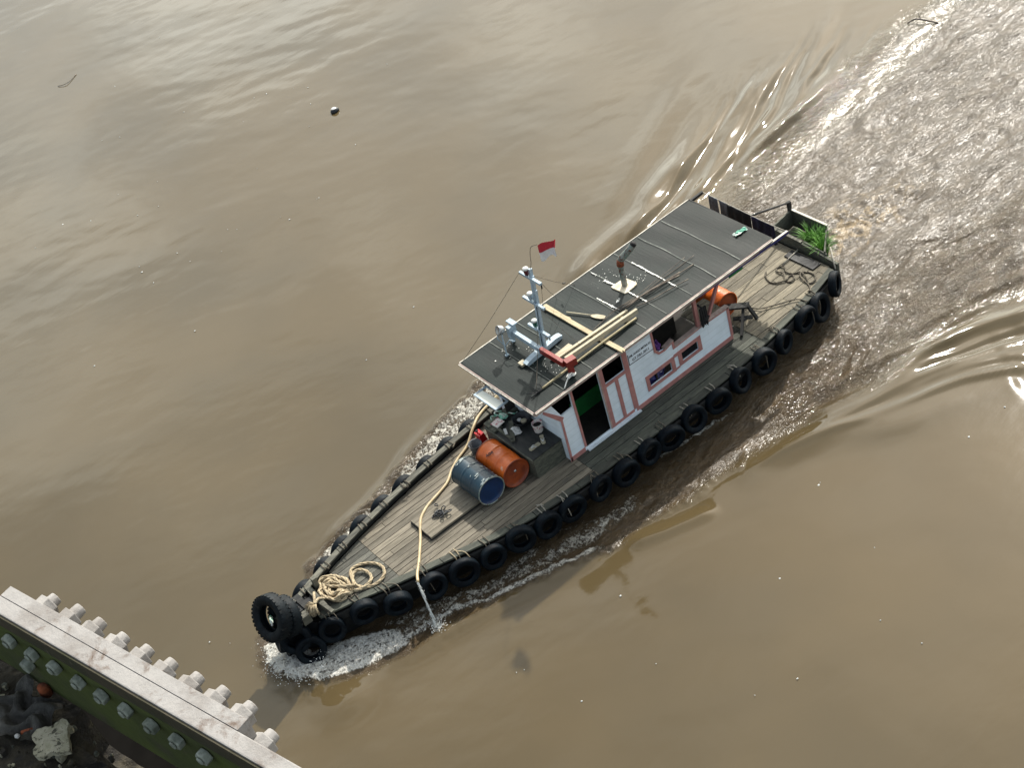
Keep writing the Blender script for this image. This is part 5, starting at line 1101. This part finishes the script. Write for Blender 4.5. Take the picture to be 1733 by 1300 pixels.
part('lamp_head', 'chrome', lambda b: b.lathe([(0, -.09), (.05, -.085), (.085, -.04), (.095, .03), (.095, .05), (.08, .045), (0, .03)], 20, m), sl)

# ------------------------------------------------------------------ bridge girder and ledge in the near corner
gd = Vector((.247, -.969, 0)); gn = Vector((.969, .247, 0))          # along the bridge, towards its outside
ZG = CAM.z - 2.30
def G(al, off, z): return Vector((CAM.x, CAM.y, 0)) + gd * al - gn * off + Vector((0, 0, z))
gi = empty('bridge_girder', G(2.3, .76, ZG)); tag(gi, 'weathered white steel bridge girder with a row of bolts crossing the bottom left corner', 'girder')
def gbox(b, a0, a1, o0, o1, z0, z1):
    vs = [G(a, o, z) for z in (z0, z1) for a, o in ((a0, o0), (a1, o0), (a1, o1), (a0, o1))]
    b.add(vs, [(3, 2, 1, 0), (4, 5, 6, 7), (0, 1, 5, 4), (1, 2, 6, 5), (2, 3, 7, 6), (3, 0, 4, 7)])
part('main_plate', 'steel_white', lambda b: gbox(b, -3, 9, .744, .7815, ZG - .28, ZG), gi, bevel=.003)
part('inner_face', 'olive', lambda b: gbox(b, -3, 9, .7385, .7435, ZG - .275, ZG - .052), gi)
part('upper_strip', M('brown_steel', (.050, .040, .022), (.03, .03, .012), .85, 9, worn=(.09, .08, .05), wscale=18), lambda b: gbox(b, -3, 9, .7385, .7435, ZG - .051, ZG - .004), gi)  # browner band along the top of the inner face
part('splice_plate', 'steel_white', lambda b: gbox(b, 1.966, 2.76, .7818, .812, ZG - .22, ZG + .001), gi, bevel=.001)
def hexp(b, a, o0, o1, z, r, ph=0):
    vs = []
    for o in (o0, o1):
        for k in range(6): t = ph + k * math.pi / 3; vs.append(G(a + math.cos(t) * r, o, z + math.sin(t) * r))
    b.add(vs, [(0, 1, 2, 3, 4, 5), (11, 10, 9, 8, 7, 6)] + [(k, (k + 1) % 6, (k + 1) % 6 + 6, k + 6) for k in range(6)])
def rod(b, a, o0, o1, z, r): b.tube([G(a, o0, z), G(a, (o0 + o1) / 2, z), G(a, o1, z)], [r, r, r * .9], 10)
AL = [2.716, 2.632, 2.547, 2.463, 2.383, 2.300, 2.217, 2.134, 2.048, 1.955]
rb = random.Random(8)
for i, a in enumerate(AL):
    zc = ZG - .080 + rb.uniform(-.003, .003); of = .812 if i < 9 else .7815
    bo = MB(); hexp(bo, a, of + .001, of + .007, zc, .034, .4); hexp(bo, a, of + .007, of + .040, zc, .029, rb.random()); rod(bo, a, of + .03, of + .040 + rb.uniform(.018, .026), zc, .017); bo = bo.build('bolt', MT['steel_white'], gi, bevel=.0025)
    if i < 9: hd = MB(); hexp(hd, a + .003, .718, .7365, zc, .019, rb.random()); rod(hd, a + .003, .713, .718, zc, .010); hd.build('head', MT['bolt'], bo, bevel=.003)
hd = MB(); hexp(hd, 2.71, .7165, .7365, ZG - .165, .019, .2); hd.build('bolt', MT['bolt'], gi, bevel=.003)
# dirty ledge below
def ledge():
    b = MB(); n, m = 130, 40; vs = []; r = random.Random(6)
    for i in range(n + 1):
        for j in range(m + 1):
            a = 1.1 + 2.6 * i / n; o = .745 - .75 * j / m
            x_, y_ = np.array([a * 9.0]), np.array([o * 9.0]); z = ZG - .30 + .022 * float(perlin(x_, y_, 5)[0]) + .014 * float(perlin(x_ * 3.1, y_ * 3.1, 6)[0])
            if a < 2.62 and o > .655 + (a - 2.35) * .18: z -= .13          # gap between ledge and girder
            if a < 2.40: z -= .19 + .3 * (2.40 - a)
            vs.append(G(a, o, z))
    b.add(vs, [(i * (m + 1) + j, i * (m + 1) + j + 1, (i + 1) * (m + 1) + j + 1, (i + 1) * (m + 1) + j) for i in range(n) for j in range(m)])
    
    b.cur = 1; vb = [G(a, o, z) for z in (ZG - .60, ZG - .50) for a, o in ((.6, -.3), (6, -.3), (6, .935), (.6, .935))]; b.add(vb, [(3, 2, 1, 0), (4, 5, 6, 7), (0, 1, 5, 4), (1, 2, 6, 5), (2, 3, 7, 6), (3, 0, 4, 7)])  # black slab added below the gap; the unlit depth is put into its colour
    return b.build('ledge', [MT['rubble'], MT['caulk_and_void']])
lg = ledge(); lg.name = 'concrete_ledge'; tag(lg, 'dark dirt covered ledge behind the girder in the bottom left corner', 'ledge')
def chips(b):
    r = random.Random(17)
    for k in range(170):
        a, o = r.uniform(2.42, 2.95), r.uniform(.50, .70); c = G(a, o, ZG - .292 + r.uniform(-.006, .008)); s_ = r.choice([.003, .004, .005, .008, .012]) * r.uniform(.7, 1.3)
        b.cur = r.choice([0, 0, 1, 2]); n = 6; top = [c + Vector((math.cos(k2 * 6.283 / n) * s_ * r.uniform(.6, 1.3), math.sin(k2 * 6.283 / n) * s_ * r.uniform(.6, 1.3), s_ * r.uniform(.3, .9))) for k2 in range(n)]
        bot = [Vector((p.x, p.y, c.z - .008)) for p in top]; b.add(top + bot, [tuple(range(n))] + [(i, (i + 1) % n, (i + 1) % n + n, i + n) for i in range(n)])
b = MB(); chips(b); tag(b.build('ledge_grit', [MT['concrete'], MT['box_wood'], MT['rubble']]), kind='stuff')
def slabby(a, o, s, t, z, seed, n=18):
    r = random.Random(seed); P = []
    for k in range(n):
        th = 2 * math.pi * k / n; rr = s * (1 + .16 * math.cos(4 * th + .6)) * r.uniform(.80, 1.08); P.append((a + math.cos(th) * rr, o + math.sin(th) * rr * .8))
    b = MB(); b.prism(P, [], lambda x, y: G(x, y, z), lambda x, y: G(x, y, z + t)); return b
b = slabby(2.578, .641, .056, .014, ZG - .268, 4, 30); 
tag(b.build('concrete_flake', MT['concrete']), 'cracked pale concrete slab fragment lying on the dark ledge', 'concrete')
b = slabby(2.367, .680, .022, .008, ZG - .36, 9, 13); tag(b.build('concrete_flake', MT['concrete']), 'small jagged pale concrete chip in the black gap right of the big fragment', 'concrete')
b = MB(); b.tube([G(2.712, .728, ZG - .27), G(2.70, .722, ZG - .235)], [.016, .012], 9); tag(b.build('rusty_nut', MT['rust']), 'orange rusty stub against the foot of the green girder face', 'metal stub')
b = MB(); b.tube([G(2.675, .620, ZG - .27), G(2.650, .640, ZG - .265)], .006, 7); tag(b.build('rusty_nail', MT['rust']), 'short rusty nail left of the pale concrete fragment', 'nail')
b = MB(); b.tube([G(2.650, .627, ZG - .268), G(2.632, .634, ZG - .262)], .003, 6); b.tube([G(2.678, .607, ZG - .268), G(2.670, .607, ZG - .262)], .006, 6); tag(b.build('white_pebble', MT['plastic_white']), 'tiny white pebble and splinter beside the rusty nail', 'pebble')
def rag(b):
    r = random.Random(12); n, m = 16, 12; vs = []
    for i in range(n + 1):
        for j in range(m + 1):
            a = 2.80 - .17 * i / n; o = .60 + .115 * j / m + .02 * math.sin(i * .6); vs.append(G(a + r.uniform(-.003, .003), o + r.uniform(-.003, .003), ZG - .262 + .012 * math.sin(i * .9 + j * .5) + .010 * math.sin(j * 1.3 - i * .3) + r.uniform(-.003, .003)))
    b.add(vs, [(i * (m + 1) + j, i * (m + 1) + j + 1, (i + 1) * (m + 1) + j + 1, (i + 1) * (m + 1) + j) for i in range(n) for j in range(m)], True)
thing('crumpled_sheet', M('dirty_plastic_sheet', (.05, .048, .04), (.022, .021, .018), .45, 14, bmp=.01), rag, 'crumpled dark plastic sheet at the left end of the ledge', 'sheet')
